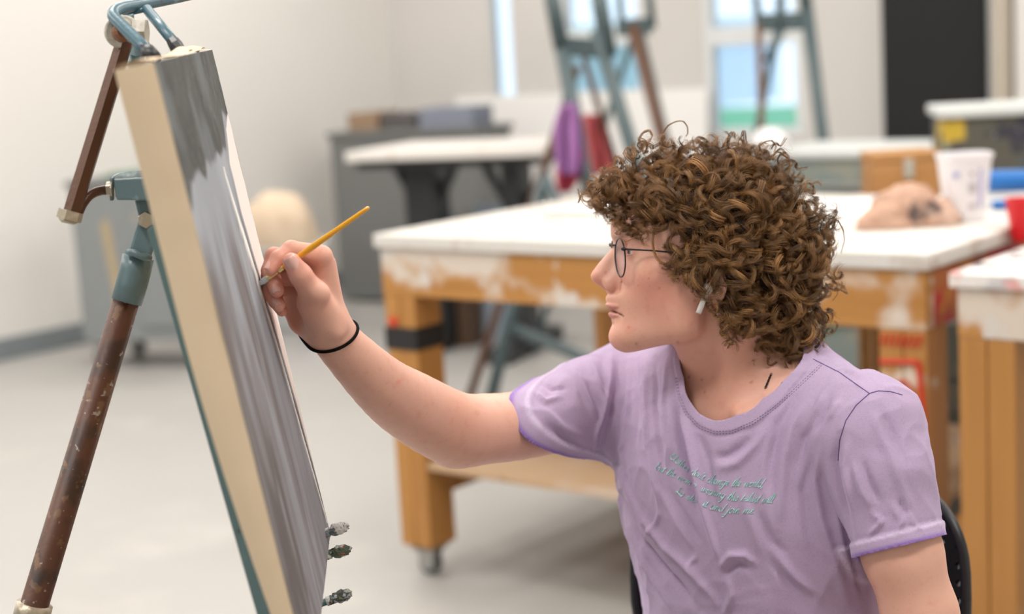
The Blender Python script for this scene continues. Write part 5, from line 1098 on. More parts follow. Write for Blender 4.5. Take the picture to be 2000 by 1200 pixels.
FOLDS = [  # (amplitude mm, width px, pixel polyline) ridges positive, valleys negative
 (3.0, 9, [(1115, 715), (1138, 765), (1172, 835)]), (-2.2, 8, [(1132, 705), (1155, 765), (1178, 815)]), (3.0, 8, [(1150, 688), (1168, 747), (1186, 800)]), (-2.0, 8, [(1175, 680), (1178, 740), (1186, 770)]),
 (2.6, 7, [(1195, 684), (1192, 740), (1180, 800), (1166, 850), (1160, 892)]), (-2.5, 7, [(1207, 700), (1204, 760), (1190, 830), (1176, 890)]),
 (2.2, 8, [(1040, 762), (1065, 785), (1098, 775)]), (-1.8, 9, [(1052, 745), (1078, 762), (1110, 760)]), (1.8, 9, [(1060, 800), (1100, 835), (1150, 860)]), (-2.2, 9, [(1065, 825), (1100, 858), (1140, 880)]),
 (2.4, 10, [(1232, 700), (1228, 790), (1215, 880), (1225, 960)]), (-2.0, 10, [(1246, 705), (1244, 800), (1240, 880)]),
 (3.0, 10, [(1262, 700), (1262, 780), (1266, 860), (1285, 960), (1290, 1010)]), (-2.6, 10, [(1280, 700), (1280, 800), (1290, 880), (1300, 930)]),
 (2.6, 8, [(1300, 705), (1296, 790), (1308, 870), (1300, 930)]), (-4.8, 13, [(1318, 770), (1325, 840), (1340, 905), (1352, 960), (1362, 1010)]),
 (4.8, 10, [(1326, 748), (1336, 820), (1352, 885), (1364, 940), (1376, 995), (1392, 1050), (1410, 1108)]), (-2.0, 12, [(1360, 840), (1380, 890), (1395, 960), (1410, 1030)]),
 (-2.6, 13, [(1395, 893), (1420, 893), (1448, 875), (1470, 850)]), (2.2, 12, [(1400, 915), (1440, 905), (1475, 870), (1500, 830)]),
 (2.8, 13, [(1585, 775), (1548, 835), (1532, 900), (1526, 970), (1520, 1040)]), (-2.6, 13, [(1560, 760), (1522, 830), (1506, 900), (1500, 980)]), (-2.4, 12, [(1600, 800), (1568, 860), (1555, 930)]),
 (2.2, 9, [(1610, 770), (1590, 810), (1575, 850)]), (-2.2, 8, [(1622, 775), (1606, 815), (1590, 850)]), (2.0, 8, [(1640, 780), (1618, 825)]),
 (2.8, 12, [(1604, 880), (1590, 940), (1600, 1010), (1630, 1100), (1660, 1190)]), (-2.2, 12, [(1585, 900), (1570, 960), (1580, 1040), (1600, 1120)]),
 (-3.6, 11, [(1640, 850), (1632, 900), (1640, 950), (1655, 1010), (1668, 1060)]), (2.6, 9, [(1656, 860), (1652, 910), (1662, 960), (1672, 1010)]),
 (-5.0, 13, [(1196, 930), (1222, 990), (1250, 1050), (1285, 1100), (1330, 1150), (1370, 1200)]), (4.6, 14, [(1192, 885), (1222, 945), (1255, 1005), (1300, 1065), (1350, 1110), (1390, 1160), (1410, 1200)]),
 (3.0, 12, [(1195, 960), (1225, 1030), (1255, 1090), (1290, 1150), (1320, 1200)]),
 (2.6, 12, [(1290, 960), (1330, 1030), (1360, 1080)]), (-2.4, 10, [(1310, 960), (1345, 1020), (1375, 1070)]), (2.6, 8, [(1290, 1000), (1276, 1040), (1286, 1070)]),
 (2.8, 8, [(1362, 1085), (1352, 1100), (1362, 1125)]), (3.0, 9, [(1408, 1110), (1425, 1085), (1455, 1085), (1480, 1105)]), (-2.8, 9, [(1415, 1125), (1440, 1102), (1470, 1115)]),
 (2.6, 9, [(1418, 1200), (1430, 1160), (1424, 1125)]), (2.8, 11, [(1525, 1095), (1555, 1130), (1600, 1165)]), (-2.4, 11, [(1505, 1090), (1530, 1130), (1570, 1170)]), (2.0, 12, [(1450, 960), (1470, 1030), (1490, 1090)]), (-1.8, 12, [(1480, 1000), (1510, 1060), (1540, 1090)]),
 (1.8, 11, [(1700, 800), (1725, 860), (1760, 950), (1790, 1010)]), (-1.8, 11, [(1722, 800), (1745, 850), (1778, 930)]), (2.4, 9, [(1665, 900), (1685, 960), (1705, 1000)]), (-2.2, 8, [(1685, 900), (1702, 950), (1722, 990)]),
 (2.2, 7, [(1700, 1000), (1722, 1020), (1692, 1052)]), (2.2, 7, [(1742, 985), (1760, 1020), (1752, 1045)]), (-2.0, 7, [(1755, 975), (1775, 1015)]), (2.0, 7, [(1775, 1000), (1785, 1025), (1800, 1035)]), (1.4, 10, [(1640, 700), (1660, 725), (1690, 740)]),
 (2.0, 9, [(1630, 990), (1640, 1050), (1660, 1110), (1680, 1170)]), (-2.2, 9, [(1648, 1060), (1668, 1120), (1690, 1180)])]
disp = np.zeros(len(vs_))
for amp, wpx, pl in FOLDS:
    pts3 = []
    for i in range(len(pl) - 1):
        for t in np.linspace(0, 1, 9)[:-1]:
            h, _n = surf_px(pl[i][0] * (1 - t) + pl[i + 1][0] * t, pl[i][1] * (1 - t) + pl[i + 1][1] * t, bv0)
            if h is not None: pts3.append(h)
    if len(pts3) < 3: continue
    pts3 = np.array(pts3); w = wpx / 1830; lo_, hi_ = pts3.min(0) - 3.2 * w, pts3.max(0) + 3.2 * w
    idx = np.where(((vs_ > lo_) & (vs_ < hi_)).all(1))[0]
    if not len(idx): continue
    vv = vs_[idx]; best = np.full(len(idx), 9.0); par = np.zeros(len(idx)); n = len(pts3)
    for i in range(n - 1):
        a, b = pts3[i], pts3[i + 1]; ab = b - a; l2 = max(ab @ ab, 1e-12)
        if l2 > .03 ** 2: continue
        t = np.clip((vv - a) @ ab / l2, 0, 1); dd = np.linalg.norm(vv - a - np.outer(t, ab), axis=1); m = dd < best; best[m] = dd[m]; par[m] = (i + t[m]) / (n - 1)
    env = np.sin(np.pi * np.clip(par, .02, .98)) ** .6; disp[idx] += amp * .0019 * env * np.exp(-(best / (w * .72)) ** 2)
def noise3(v, sc, seed):
    rg = np.random.default_rng(seed); out = 0
    for k in range(9): d_ = nrm(rg.normal(size=3)); out = out + np.sin(v @ d_ * sc * rg.uniform(.6, 1.6) + rg.uniform(0, 6.28))
    return out / 9
disp += .0010 * noise3(vs_, 60, 1) + .0005 * noise3(vs_, 160, 2)
_wv = (vs_ - T_TOP) @ np.array(TAX).T; _wv = _wv + .02 * np.stack([noise3(vs_, 22, 31), noise3(vs_, 22, 32), noise3(vs_, 22, 33)], 1) * 3
for _sc, _am, _sd, _st in ((np.array([52, 52, 17]), .0036, 41, 9), (np.array([34, 34, 60]), .0028, 42, 10), (np.array([90, 90, 34]), .0022, 43, 7), (np.array([80, 80, 110]), .0016, 44, 6)):
    _nn = noise3(_wv * _sc, 1.0, _sd); disp += _am * (np.exp(-(np.abs(_nn) * _st) ** 1.3) - .25) * np.clip(.5 + 1.6 * noise3(vs_, 16, _sd + 9), 0, 1)
# band at collar and hems, seams
aN, aR_, aL_ = gN(vs_), gR(vs_), gL(vs_)
_h, _n = surf_px(1410, 846, bv0); BW = float(gN(_h[None])[0]); print('collar band', BW)
def bandf(g, w, up, groove=.0012): return up * sm(w, w - .0015, g) * 1.0
disp += .0016 * (1 - sm(BW - .001, BW + .0015, aN)) - .0008 * np.exp(-((aN - BW - .002) / .0016) ** 2)
for g_, wd in ((aR_, .0125), (aL_, .0125)): disp += .0018 * (1 - sm(wd, wd + .003, g_)) - .0008 * np.exp(-((g_ - wd - .004) / .002) ** 2)
vsh = vs_ + vn * disp[:, None]
Xs, Ys, Ds = pxs(vsh)
lil = srgb(178, 157, 186); colS = np.tile(lil, (len(vsh), 1))
def linepx(pl, r): # distance in pixels to a polyline on the near surface
    best = np.full(len(vsh), 1e9)
    for a, b in zip(pl[:-1], pl[1:]):
        a = np.array(a, float); b = np.array(b, float); ab = b - a; t = np.clip(((Xs - a[0]) * ab[0] + (Ys - a[1]) * ab[1]) / (ab @ ab), 0, 1); best = np.minimum(best, np.hypot(Xs - a[0] - t * ab[0], Ys - a[1] - t * ab[1]))
    return best
colS = mixc(colS, srgb(128, 92, 176), (np.exp(-((aR_ - .0015) / .0022) ** 2) + np.exp(-((aL_ - .0015) / .0022) ** 2)) * .9)
colS = mixc(colS, srgb(214, 200, 224), (np.exp(-((aR_ - .0125) / .0018) ** 2) + np.exp(-((aL_ - .0125) / .0016) ** 2)) * .7)
frontm = np.sum(vn * (CAM - vsh), axis=1) > 0
# grey smudge near the shoulder seam
sp = lambda px, py, rx, ry, ang: np.exp(-(((Xs - px) * cos(ang) + (Ys - py) * sin(ang)) / rx) ** 2 - ((-(Xs - px) * sin(ang) + (Ys - py) * cos(ang)) / ry) ** 2)
colS = mixc(colS, srgb(126, 116, 132), np.clip(sp(1640, 722, 30, 7, .5) + sp(1655, 740, 16, 5, .7) + sp(1622, 700, 14, 4, .3), 0, 1) * .38 * frontm * (.5 + .5 * np.clip(noise3(vsh, 400, 5) * 3, -1, 1)))
M_shirt = mat('lilac_cotton_jersey', lil, .85, attr='cloth', spots=((420, .5, .25, srgb(158, 138, 172)), (26, .50, .3, srgb(184, 163, 190))), bump=(1300, .5, .0009))
for nd_ in M_shirt.node_tree.nodes:
    if nd_.type == 'MAP_RANGE': nd_.inputs[4].default_value = .45
b_ = M_shirt.node_tree.nodes['Principled BSDF']; b_.inputs['Sheen Weight'].default_value = .35; b_.inputs['Sheen Roughness'].default_value = .4; b_.inputs['Sheen Tint'].default_value = (.8, .75, .95, 1); b_.inputs['Specular IOR Level'].default_value = .2
shirt = np_mesh('t_shirt', vsh, fs_ if sgn > 0 else fs_, M_shirt, person, True, {'cloth': colS}); _bm = bmesh.new(); _bm.from_mesh(shirt.data); bmesh.ops.recalc_face_normals(_bm, faces=_bm.faces); _bm.to_mesh(shirt.data); _bm.free()
sd = shirt.modifiers.new('thickness', 'SOLIDIFY'); sd.thickness = .0011; sd.offset = -1
BVH_S = BVHTree.FromPolygons([tuple(p) for p in vsh], [tuple(int(i) for i in f) for f in fs_])
def onshirt(px, py, off=.0004):
    h, n = surf_px(px, py, BVH_S)
    if h is None: return None
    n = n if n @ (CAM - h) > 0 else -n; return h + n * off
def densify(pl, step=4.0):
    out = []
    for a, b in zip(pl[:-1], pl[1:]):
        m_ = max(1, int(np.hypot(b[0] - a[0], b[1] - a[1]) / step)); out += [(a[0] + (b[0] - a[0]) * t / m_, a[1] + (b[1] - a[1]) * t / m_) for t in range(m_)]
    return out + [pl[-1]]
M_thread = mat('dark_lilac_thread', srgb(104, 82, 132), .8)
for pl in ([(1588, 702), (1612, 714), (1640, 728), (1668, 748), (1698, 769)], [(1762, 772), (1738, 765), (1715, 764), (1698, 769), (1672, 792), (1652, 822), (1640, 860), (1637, 900)]):
    pts = [onshirt(*p, .0001) for p in densify(pl, 5)]; pts = [p for p in pts if p is not None]
    if len(pts) > 2: MB().tube(pts, .00055, 6).build('seam', M_thread, shirt, smooth=True)
# collar top-stitching: two rows of short stitches
st_ = MB()
for o1, o2 in ((0, 0), (2.5, 5)):
    pl_ = densify([(1322 - o1, 738 + o2 * .2), (1328 - o1, 775 + o2 * .6), (1342 - o1, 806 + o2), (1366, 832 + o2), (1396, 843 + o2), (1428, 842 + o2), (1470, 824 + o2), (1512, 795 + o2), (1552, 760 + o2), (1590, 724 + o2), (1606, 708 + o2)], 1.5)
    for i in range(0, len(pl_) - 3, 4):
        p0, p1 = onshirt(*pl_[i], .0002), onshirt(*pl_[i + 2], .0002)
        if p0 is not None and p1 is not None and np.linalg.norm(p1 - p0) < .006: st_.tube([p0, p1], .0003, 4)
if st_.v: o = st_.build('collar_stitching', M_thread, shirt); o['kind'] = 'stuff'
# ---- script print across the chest: letters as pen strokes (x to the right, y up, x-height 1)
def arc(cx, cy, rx, ry, a0, a1, n=7): return [(cx + rx * cos(radians(a0 + (a1 - a0) * i / n)), cy + ry * sin(radians(a0 + (a1 - a0) * i / n))) for i in range(n + 1)]
GL = {
 'a': (1.0, [arc(.42, .5, .36, .5, 50, 330, 9) + [(.72, .3)], [(.80, .95), (.72, .15), (.82, 0), (1.0, .15)]]),
 'b': (.9, [[(0, .1), (.25, 1.2), (.38, 2.0), (.25, 2.05), (.12, 1.2), (.08, .2), (.25, 0), (.6, .25), (.62, .8), (.85, .85)]]),
 'c': (.8, [[(.62, .75), (.45, 1.0), (.15, .7), (.12, .25), (.35, 0), (.8, .2)]]),
 'd': (1.0, [arc(.40, .5, .35, .5, 50, 330, 9), [(.95, 2.0), (.72, .2), (.82, 0), (1.0, .15)]]),
 'e': (.75, [[(0, .2), (.45, .6), (.48, .95), (.25, .95), (.12, .4), (.3, 0), (.75, .2)]]),
 'f': (.6, [[(0, .1), (.4, 1.6), (.5, 2.0), (.3, 1.6), (.15, -.8), (.3, -.9), (.6, .2)]]),
 'g': (1.0, [arc(.42, .5, .36, .5, 50, 330, 9), [(.80, .95), (.60, -.6), (.30, -1.05), (.05, -.8), (.4, -.35), (1.0, .2)]]),
 'h': (1.0, [[(0, .1), (.35, 1.3), (.42, 2.0), (.28, 1.9), (.08, 0), (.2, .55), (.5, .95), (.62, .7), (.55, .1), (.75, 0), (1.0, .2)]]),
 'i': (.45, [[(0, .2), (.18, .95), (.12, .15), (.25, 0), (.45, .2)], [(.25, 1.35), (.30, 1.45)]]),
 'j': (.5, [[(.0, .2), (.25, .95), (.02, -.8), (-.3, -1.05), (-.4, -.8), (.1, -.3), (.5, .2)], [(.3, 1.35), (.35, 1.45)]]),
 'l': (.5, [[(0, .1), (.38, 1.4), (.42, 2.0), (.25, 1.9), (.10, .3), (.22, 0), (.5, .2)]]),
 'm': (1.5, [[(0, .2), (.2, .95), (.15, 0), (.3, .6), (.55, .95), (.6, .6), (.55, 0), (.72, .6), (.98, .95), (1.04, .6), (1.0, .1), (1.15, 0), (1.5, .2)]]),
 'n': (1.05, [[(0, .2), (.2, .95), (.13, 0), (.3, .6), (.55, .95), (.62, .6), (.58, .1), (.72, 0), (1.05, .2)]]),
 'o': (.85, [arc(.38, .5, .34, .5, 70, 430, 12) + [(.85, .8)]]),
 'p': (1.0, [[(0, .2), (.28, 1.2), (.02, -1.0)], [(.15, .3), (.4, .95), (.7, .7), (.6, .1), (.35, 0), (.2, .15)], [(.6, .1), (1.0, .2)]]),
 'r': (.75, [[(0, .2), (.22, 1.05), (.42, .85), (.36, .15), (.5, 0), (.75, .2)]]),
 's': (.7, [[(0, .2), (.32, 1.05), (.48, .4), (.3, 0), (.08, .15), (.3, .05), (.7, .2)]]),
 't': (.55, [[(0, .2), (.42, 1.7), (.14, .2), (.28, 0), (.55, .2)], [(.05, 1.15), (.55, 1.2)]]),
 'u': (1.0, [[(0, .2), (.18, .95), (.12, .2), (.3, 0), (.62, .5), (.74, .95), (.66, .15), (.8, 0), (1.0, .2)]]),
 'w': (1.3, [[(0, .4), (.2, .95), (.15, .1), (.35, 0), (.6, .5), (.68, .95), (.62, .15), (.8, 0), (1.1, .5), (1.1, .95), (1.3, .8)]]),
 'y': (1.0, [[(0, .2), (.18, .95), (.12, .2), (.3, 0), (.62, .5), (.74, .95), (.5, -.8), (.2, -1.0), (.1, -.8), (.6, -.2), (1.0, .2)]]),
 'C': (1.3, [[(1.15, 1.5), (1.0, 2.0), (.5, 1.7), (.2, .8), (.35, .05), (.8, 0), (1.3, .3)], [(.7, 1.6), (.55, 1.3), (.85, 1.2)]]),
 'S': (1.2, [[(1.05, 1.6), (.85, 2.05), (.5, 1.6), (.7, 1.0), (.65, .3), (.25, 0), (.0, .3), (.4, .5), (1.2, .15)]]),
 "'": (.3, [[(.15, 2.0), (.08, 1.6)]]), ',': (.4, [[(.12, .1), (.16, -.05), (.02, -.35)]]), '.': (.4, [[(.12, .05), (.16, .12)]]), '-': (.5, [[(.05, .55), (.45, .6)]]), ' ': (.75, [])}
M_mint = mat('mint_print', srgb(184, 236, 228), .8)
def textline(txt, base, xh, slant=.55, r=.00045):
    """base: pixel polyline the words sit on; the whole line is fitted to its length"""
    b = np.array(base, float); L = np.concatenate([[0], np.cumsum(np.hypot(*np.diff(b, axis=0).T))]); adv = sum(GL[c][0] for c in txt) ; sx = L[-1] / adv; x = 0
    for c in txt:
        w_, strokes = GL[c]; mb = MB(); ok = False
        for sk_ in strokes:
            # smooth the pen stroke
            P_ = [np.array(s_) for s_ in sk_]; sp_ = []
            for i in range(len(P_) - 1):
                p0, p1, p2, p3 = P_[max(i - 1, 0)], P_[i], P_[i + 1], P_[min(i + 2, len(P_) - 1)]
                for t in np.linspace(0, 1, 4)[:-1]: sp_.append(.5 * (2 * p1 + (p2 - p0) * t + (2 * p0 - 5 * p1 + 4 * p2 - p3) * t * t + (3 * p1 - p0 - 3 * p2 + p3) * t ** 3))
            sp_.append(P_[-1]); pts = []; rad = []
            for s_ in sp_:
                l = (x + s_[0]) * sx + slant * s_[1] * xh; l0 = min(max(l, 0), L[-1]); bx_ = np.interp(l0, L, b[:, 0]) + (l - l0); by_ = np.interp(l0, L, b[:, 1]); h = onshirt(bx_, by_ - s_[1] * xh, .0004)
                if h is not None: pts.append(h)
            if len(pts) < 2: continue
            seg = [pts[0]]
            for p_ in pts[1:]:
                if np.linalg.norm(p_ - seg[-1]) < .012: seg.append(p_)
                else: break
            if len(seg) < 2: continue
            pts = seg
            for i in range(len(pts)):
                dv = (pts[min(i + 1, len(pts) - 1)] - pts[max(i - 1, 0)]); n_ = np.linalg.norm(dv) + 1e-9; rad.append(r * (1.35 if (dv @ UPV) / n_ < -.3 else .8))
            mb.tube(pts, rad, 4, flat=.45, up=FWD); ok = True
        if ok: mb.build('printed_letter', M_mint, shirt)
        x += w_
textline("Clothes don't change the world,", [(1308, 894), (1330, 912), (1352, 928), (1385, 944), (1430, 950), (1490, 952)], 8.4)
textline("but the woman wearing this t-shirt will", [(1279, 917), (1315, 932), (1350, 950), (1385, 966), (1430, 978), (1508, 983)], 8.4)
textline("So stop it and join me.", [(1318, 962), (1350, 980), (1385, 994), (1420, 1002), (1474, 1004)], 8.6)
# ================================================================== TROUSERS, SHOES (below the frame)
HL, HR_ = HIPC + TS * .085 - TUP * .03, HIPC - TS * .085 - TUP * .03; SEATZ = .43
def leg_pts(h, s): kn = np.array([h[0], h[1], 0]) + TFR * .43 + TS * s * .05; kn[2] = .50; an = kn + TFR * .02 + [0, 0, -.41]; return h, kn, an
def sdf_trousers(p):
    d = d_ell((p - HIPC) @ np.array(TAX).T, (0, 0, .0), (.172, .128, .13))
    for h, s in ((HL, 1), (HR_, -1)): a, b, c = leg_pts(h, s); d = smin(d, d_chain(p, [a, b, c], [.092, .066, .052], .03), .05)
    return d
_t = np.array([x for h, s in ((HL, 1), (HR_, -1)) for x in leg_pts(h, s)] + [HIPC]); vt, ft = surface_net(sdf_trousers, _t.min(0) - .2, _t.max(0) + .2, .011)
vt, ft = clip_mesh(vt, ft, -((vt - (HIPC + TUP * .085)) @ TUP)); vt, ft = clip_mesh(vt, ft, vt[:, 2] - .085)
np_mesh('trousers', vt, ft, mat('dark_denim', (.03, .04, .07), .8, bump=(500, .4, .001)), person, True)
for h, s in ((HL, 1), (HR_, -1)):
    a = leg_pts(h, s)[2]; a = np.array([a[0], a[1], 0]); sv, sf = surface_net(lambda p: smax(smin(d_cone(p, a + [0, 0, .075], a + [0, 0, .05], .046, .046), d_cone(p, a + [0, 0, .045], a + TFR * .17 + [0, 0, .035], .045, .036), .04), .004 - p[:, 2], .004), a - [.27, .27, .02], a + [.27, .27, .16], .008)
    np_mesh('shoe', sv, sf, mat('canvas_shoe', (.6, .6, .58), .7), person, True)
# ================================================================== CURLY HAIR
def sdf_mass(m):   # outer shape of the hair in head pixels (a, b, c)
    m = m.copy(); m[:, 2] = np.abs(m[:, 2])
    d = d_ell(m, (1395, 432, 0), (205, 162, 168)); d = smin(d, d_ell(m, (1500, 520, 0), (146, 170, 150)), 40); d = smin(d, d_ell(m, (1515, 640, 0), (108, 92, 118)), 40)
    d = smin(d, d_ell(m, (1282, 408, 66), (76, 74, 88)), 25); d = smin(d, d_ell(m, (1228, 378, 0), (84, 66, 98)), 30); d = smin(d, d_ell(m, (1380, 515, 108), (100, 96, 66)), 30); d = smin(d, d_ell(m, (1425, 600, 100), (72, 78, 56)), 30); return d
NEARPOLY = [(1140, 372), (1160, 345), (1198, 318), (1225, 298), (1262, 272), (1296, 274), (1361, 276), (1408, 266), (1455, 280), (1506, 280), (1548, 316), (1566, 356), (1597, 386), (1632, 424), (1642, 452), (1622, 489), (1630, 560), (1612, 592), (1624, 620), (1612, 657), (1600, 682), (1562, 698), (1534, 715), (1500, 730), (1462, 706), (1428, 676), (1408, 648), (1408, 622), (1388, 596), (1352, 556), (1322, 540), (1290, 516), (1282, 500), (1286, 470), (1264, 462), (1244, 468), (1226, 450), (1200, 434), (1172, 414), (1148, 398)]
def inpoly(x, y, poly):
    ins = False; n = len(poly)
    for i in range(n):
        x1, y1 = poly[i]; x2, y2 = poly[(i + 1) % n]
        if (y1 > y) != (y2 > y) and x < (x2 - x1) * (y - y1) / (y2 - y1) + x1: ins = not ins
    return ins
FARPOLY = [p for p in NEARPOLY]
rh = np.random.default_rng(11)
def Hv(m): return HO + ((1385 - m[:, :1]) * HF + (480 - m[:, 1:2]) * HU + m[:, 2:3] * HS) / SPX
PAR = .150   # how far a step towards the camera moves a point sideways in the picture
def surf_c(a, b, s):   # height of the hair surface on side s above (a, b)
    ts = np.linspace(200, 0, 41); q = np.stack([a - PAR * ts * s, b + .04 * ts * s, ts], 1); d = sdf_mass(q); i = np.argmax(d < 0); return ts[i] * s if d[i] < 0 else None
strands = []; srad = []; stone = []
def add_clump(tip, nrmv, flow, R, turns, length, nst, wid, thick, rr, deep=34, bright=0.0):
    """a ribbon-like lock: rises from inside the mass, then coils along flow just under the surface"""
    nrmv = nrm(nrmv); flow = nrm(flow - nrmv * (flow @ nrmv)); side = np.cross(nrmv, flow)
    NP = 38; t = np.linspace(0, 1, NP); ph0 = rh.uniform(0, 2 * pi); hand = rh.choice([-1, 1])
    axis = flow * cos(.5 * rh.normal()) + side * .6 * rh.normal() + nrmv * .55 * rh.normal(); axis = nrm(axis); e1 = nrm(np.cross(axis, nrmv) + 1e-6); e2 = np.cross(axis, e1)
    lift = (1 - t) ** 2 * deep; cen = tip - nrmv * (lift[:, None] + R * .55) + axis * ((t - .5) * length)[:, None]
    grow = R * np.clip(.35 + t * 1.1, 0, 1) * (1 - .25 * np.maximum(0, t - .8) * 5)
    ang = ph0 + hand * 2 * pi * turns * t ** .85
    bend = rh.normal(0, 3.0, 3); tone = np.clip(.40 + rh.normal(0, .15) + bright, .05, .95)
    for k in range(nst):
        w = rh.uniform(-1, 1) * wid; fz = 3.2 if rh.uniform() < .16 else 1.0; r_ = rh.normal(0, thick) * fz; pj = rh.normal(0, .11) * fz; loose = rh.normal(0, 1.8, 3) * fz * t[:, None] ** 2; fr = rh.uniform(.9, 1.0)
        taper = (1 - .5 * t ** 2)
        a = ang * (1 + rh.normal(0, .012)) + pj; g = grow + r_
        c = cen + axis * (w * taper)[:, None] + e1 * (g * np.cos(a))[:, None] + e2 * (g * np.sin(a))[:, None] + loose + bend * (t ** 2)[:, None]
        m_ = max(8, int(NP * fr)); strands.append(c[:m_]); srad.append(rr * rh.uniform(.7, 1.15)); stone.append(tone + rh.normal(0, .11))
def grad(q):
    e = 3.0; q = np.asarray(q, float)[None]; g = [sdf_mass(q + np.array(o) * e)[0] - sdf_mass(q - np.array(o) * e)[0] for o in ((1, 0, 0), (0, 1, 0), (0, 0, 1))]; return nrm(np.array(g))
def flow_at(a, b, c):
    v = np.array([(a - 1400) / 160, .75, 0]); 
    if a < 1260: v = np.array([-.7, .8, 0])
    if b > 560: v = np.array([.45, .8, 0.0])
    return nrm(v + rh.normal(0, .55, 3))
tips = []
def sample(n, s, mind, poly=NEARPOLY):
    out = []; tries = 0
    while len(out) < n and tries < n * 60:
        tries += 1; a, b = rh.uniform(1135, 1650), rh.uniform(260, 735)
        if not inpoly(a, b, poly): continue
        if s < 0 and b > 690: continue
        if any((a - o[0]) ** 2 + (b - o[1]) ** 2 < mind ** 2 for o in out[-400:]): continue
        c = surf_c(a, b, s)
        if c is None: c = s * rh.uniform(0, 40)
        out.append((a, b, c))
    return out
for layer, (n, s, mind, off) in enumerate(((420, 1, 14, -26), (380, 1, 16, -12), (150, 1, 22, -2), (170, -1, 20, -8))):
    for (a, b, c) in sample(n, s, mind):
        a, b = a - PAR * c, b + .04 * c
        g = grad((a, b, c)) if abs(c) > 4 else nrm(np.array([(a - 1400) / 170, (b - 470) / 170, .3 * s])); R = rh.uniform(13, 27) * (1.0 if b < 600 else .85); lowhair = b > 520 and a < 1560
        turns = rh.uniform(.8, 1.7) if not lowhair else rh.uniform(.45, 1.0)
        tip = np.array([a, b, c]) + g * (off - 4)
        add_clump(tip, g, flow_at(a, b, c), R, turns, rh.uniform(8, 30) if not lowhair else rh.uniform(26, 52), 38 if s > 0 else 12, rh.uniform(3.5, 9.0), 1.3, .000115, deep=rh.uniform(10, 34))
# rim: locks round the silhouette so that its edge curls out
pl = np.array(NEARPOLY + NEARPOLY[:1], float); per = np.concatenate([[0], np.cumsum(np.hypot(*np.diff(pl, axis=0).T))])
for l in np.arange(0, per[-1], 6.5):
    x = np.interp(l, per, pl[:, 0]); y = np.interp(l, per, pl[:, 1]); tx = np.interp(l + 3, per, pl[:, 0]) - np.interp(l - 3, per, pl[:, 0]); ty = np.interp(l + 3, per, pl[:, 1]) - np.interp(l - 3, per, pl[:, 1]); out = nrm(np.array([ty, -tx, 0.0]))
    facing = (y > 425 and x < 1420) or (y > 640 and x < 1470)
    if facing:   # the hairline over the face and neck: lies on the near side
        cc = surf_c(x + 6, y - 6, 1); cc = 95 if cc is None else cc; 
        if x < 1290: cc = min(cc, 100)
        cc = cc * rh.uniform(.86, 1.0); tip = np.array([x - PAR * cc, y - 4 + .04 * cc, cc]); add_clump(tip, np.array([.0, .1, 1.0]), flow_at(x, y, cc), rh.uniform(6, 11), rh.uniform(.8, 1.7), rh.uniform(12, 26), 12, rh.uniform(1.8, 3.6), .8, .00015, deep=8)
    else:
        tip = np.array([x, y, rh.normal(0, 45)]) + out * rh.uniform(-4, 6); add_clump(tip, out, np.array([tx, ty, 0]) * rh.choice([-1, 1]) + rh.normal(0, 3, 3), rh.uniform(8, 15), rh.uniform(.7, 1.4), rh.uniform(10, 30), 14, rh.uniform(2.2, 5), .9, .00016, deep=14)
# fringe curls over the forehead
for k in range(62):
    x = rh.uniform(1142, 1275); y = np.interp(x, [1140, 1170, 1200, 1240, 1270], [394, 414, 438, 466, 474]) - abs(rh.normal(0, 18)); cc = rh.uniform(-70, 96) if x < 1200 else rh.uniform(62, 116)
    add_clump(np.array([x - PAR * cc, y + .04 * cc, cc]), nrm(np.array([-.8, -.1, .6])), nrm(np.array([-.5, .8, 0]) + rh.normal(0, .4, 3)), rh.uniform(7, 13), rh.uniform(1.0, 2.0), rh.uniform(10, 24), 13, rh.uniform(1.6, 3.2), .7, .00015, deep=16)
# the tall loop on top and other singled-out curls
def loop(pts, n, wid, rr=.00016):
    pts = np.array(pts, float); pts[:, 0] -= PAR * pts[:, 2]; m_ = len(pts); tt = np.linspace(0, m_ - 1, 34); base_ = np.stack([np.interp(tt, range(m_), pts[:, j]) for j in range(3)], 1)
    for _ in range(2): base_[1:-1] = (base_[:-2] + base_[1:-1] * 2 + base_[2:]) / 4
    for k in range(n): strands.append(base_ + rh.normal(0, 1, 3) * wid * np.linspace(1, .6, 34)[:, None] + rh.normal(0, .5, 3) * np.linspace(0, 1, 34)[:, None] ** 2); srad.append(rr * rh.uniform(.7, 1.1)); stone.append(.62 + rh.normal(0, .1))
loop([(1288, 282, 10), (1294, 262, 12), (1304, 247, 14), (1320, 239, 14), (1334, 238, 12), (1342, 248, 10), (1343, 262, 8), (1338, 268, 6)], 12, .9)
loop([(1252, 290, 20), (1248, 275, 20), (1256, 262, 22), (1268, 258, 22), (1274, 268, 20), (1268, 282, 18)], 16, 1.6)
loop([(1480, 290, 20), (1494, 278, 22), (1508, 276, 22), (1516, 288, 20), (1512, 300, 18)], 12, 1.2)
loop([(1500, 310, 30), (1520, 298, 32), (1540, 312, 30), (1542, 336, 28), (1530, 350, 26)], 14, 1.4)
loop([(1216, 304, 20), (1222, 292, 20), (1234, 292, 20), (1238, 304, 18)], 8, .8)
loop([(1130, 398, 10), (1136, 382, 12), (1152, 372, 14), (1172, 372, 16), (1186, 384, 16), (1184, 402, 14)], 10, 1.1)
loop([(1128, 370, 0), (1132, 388, 4), (1140, 400, 6), (1150, 408, 8)], 6, .7); loop([(1210, 470, 88), (1224, 478, 96), (1250, 464, 100), (1280, 452, 102), (1300, 458, 100)], 4, .7)
loop([(1330, 440, 100), (1300, 436, 112), (1280, 452, 118), (1274, 480, 118), (1282, 508, 118), (1300, 522, 116), (1318, 516, 112), (1322, 500, 108)], 16, 1.8)
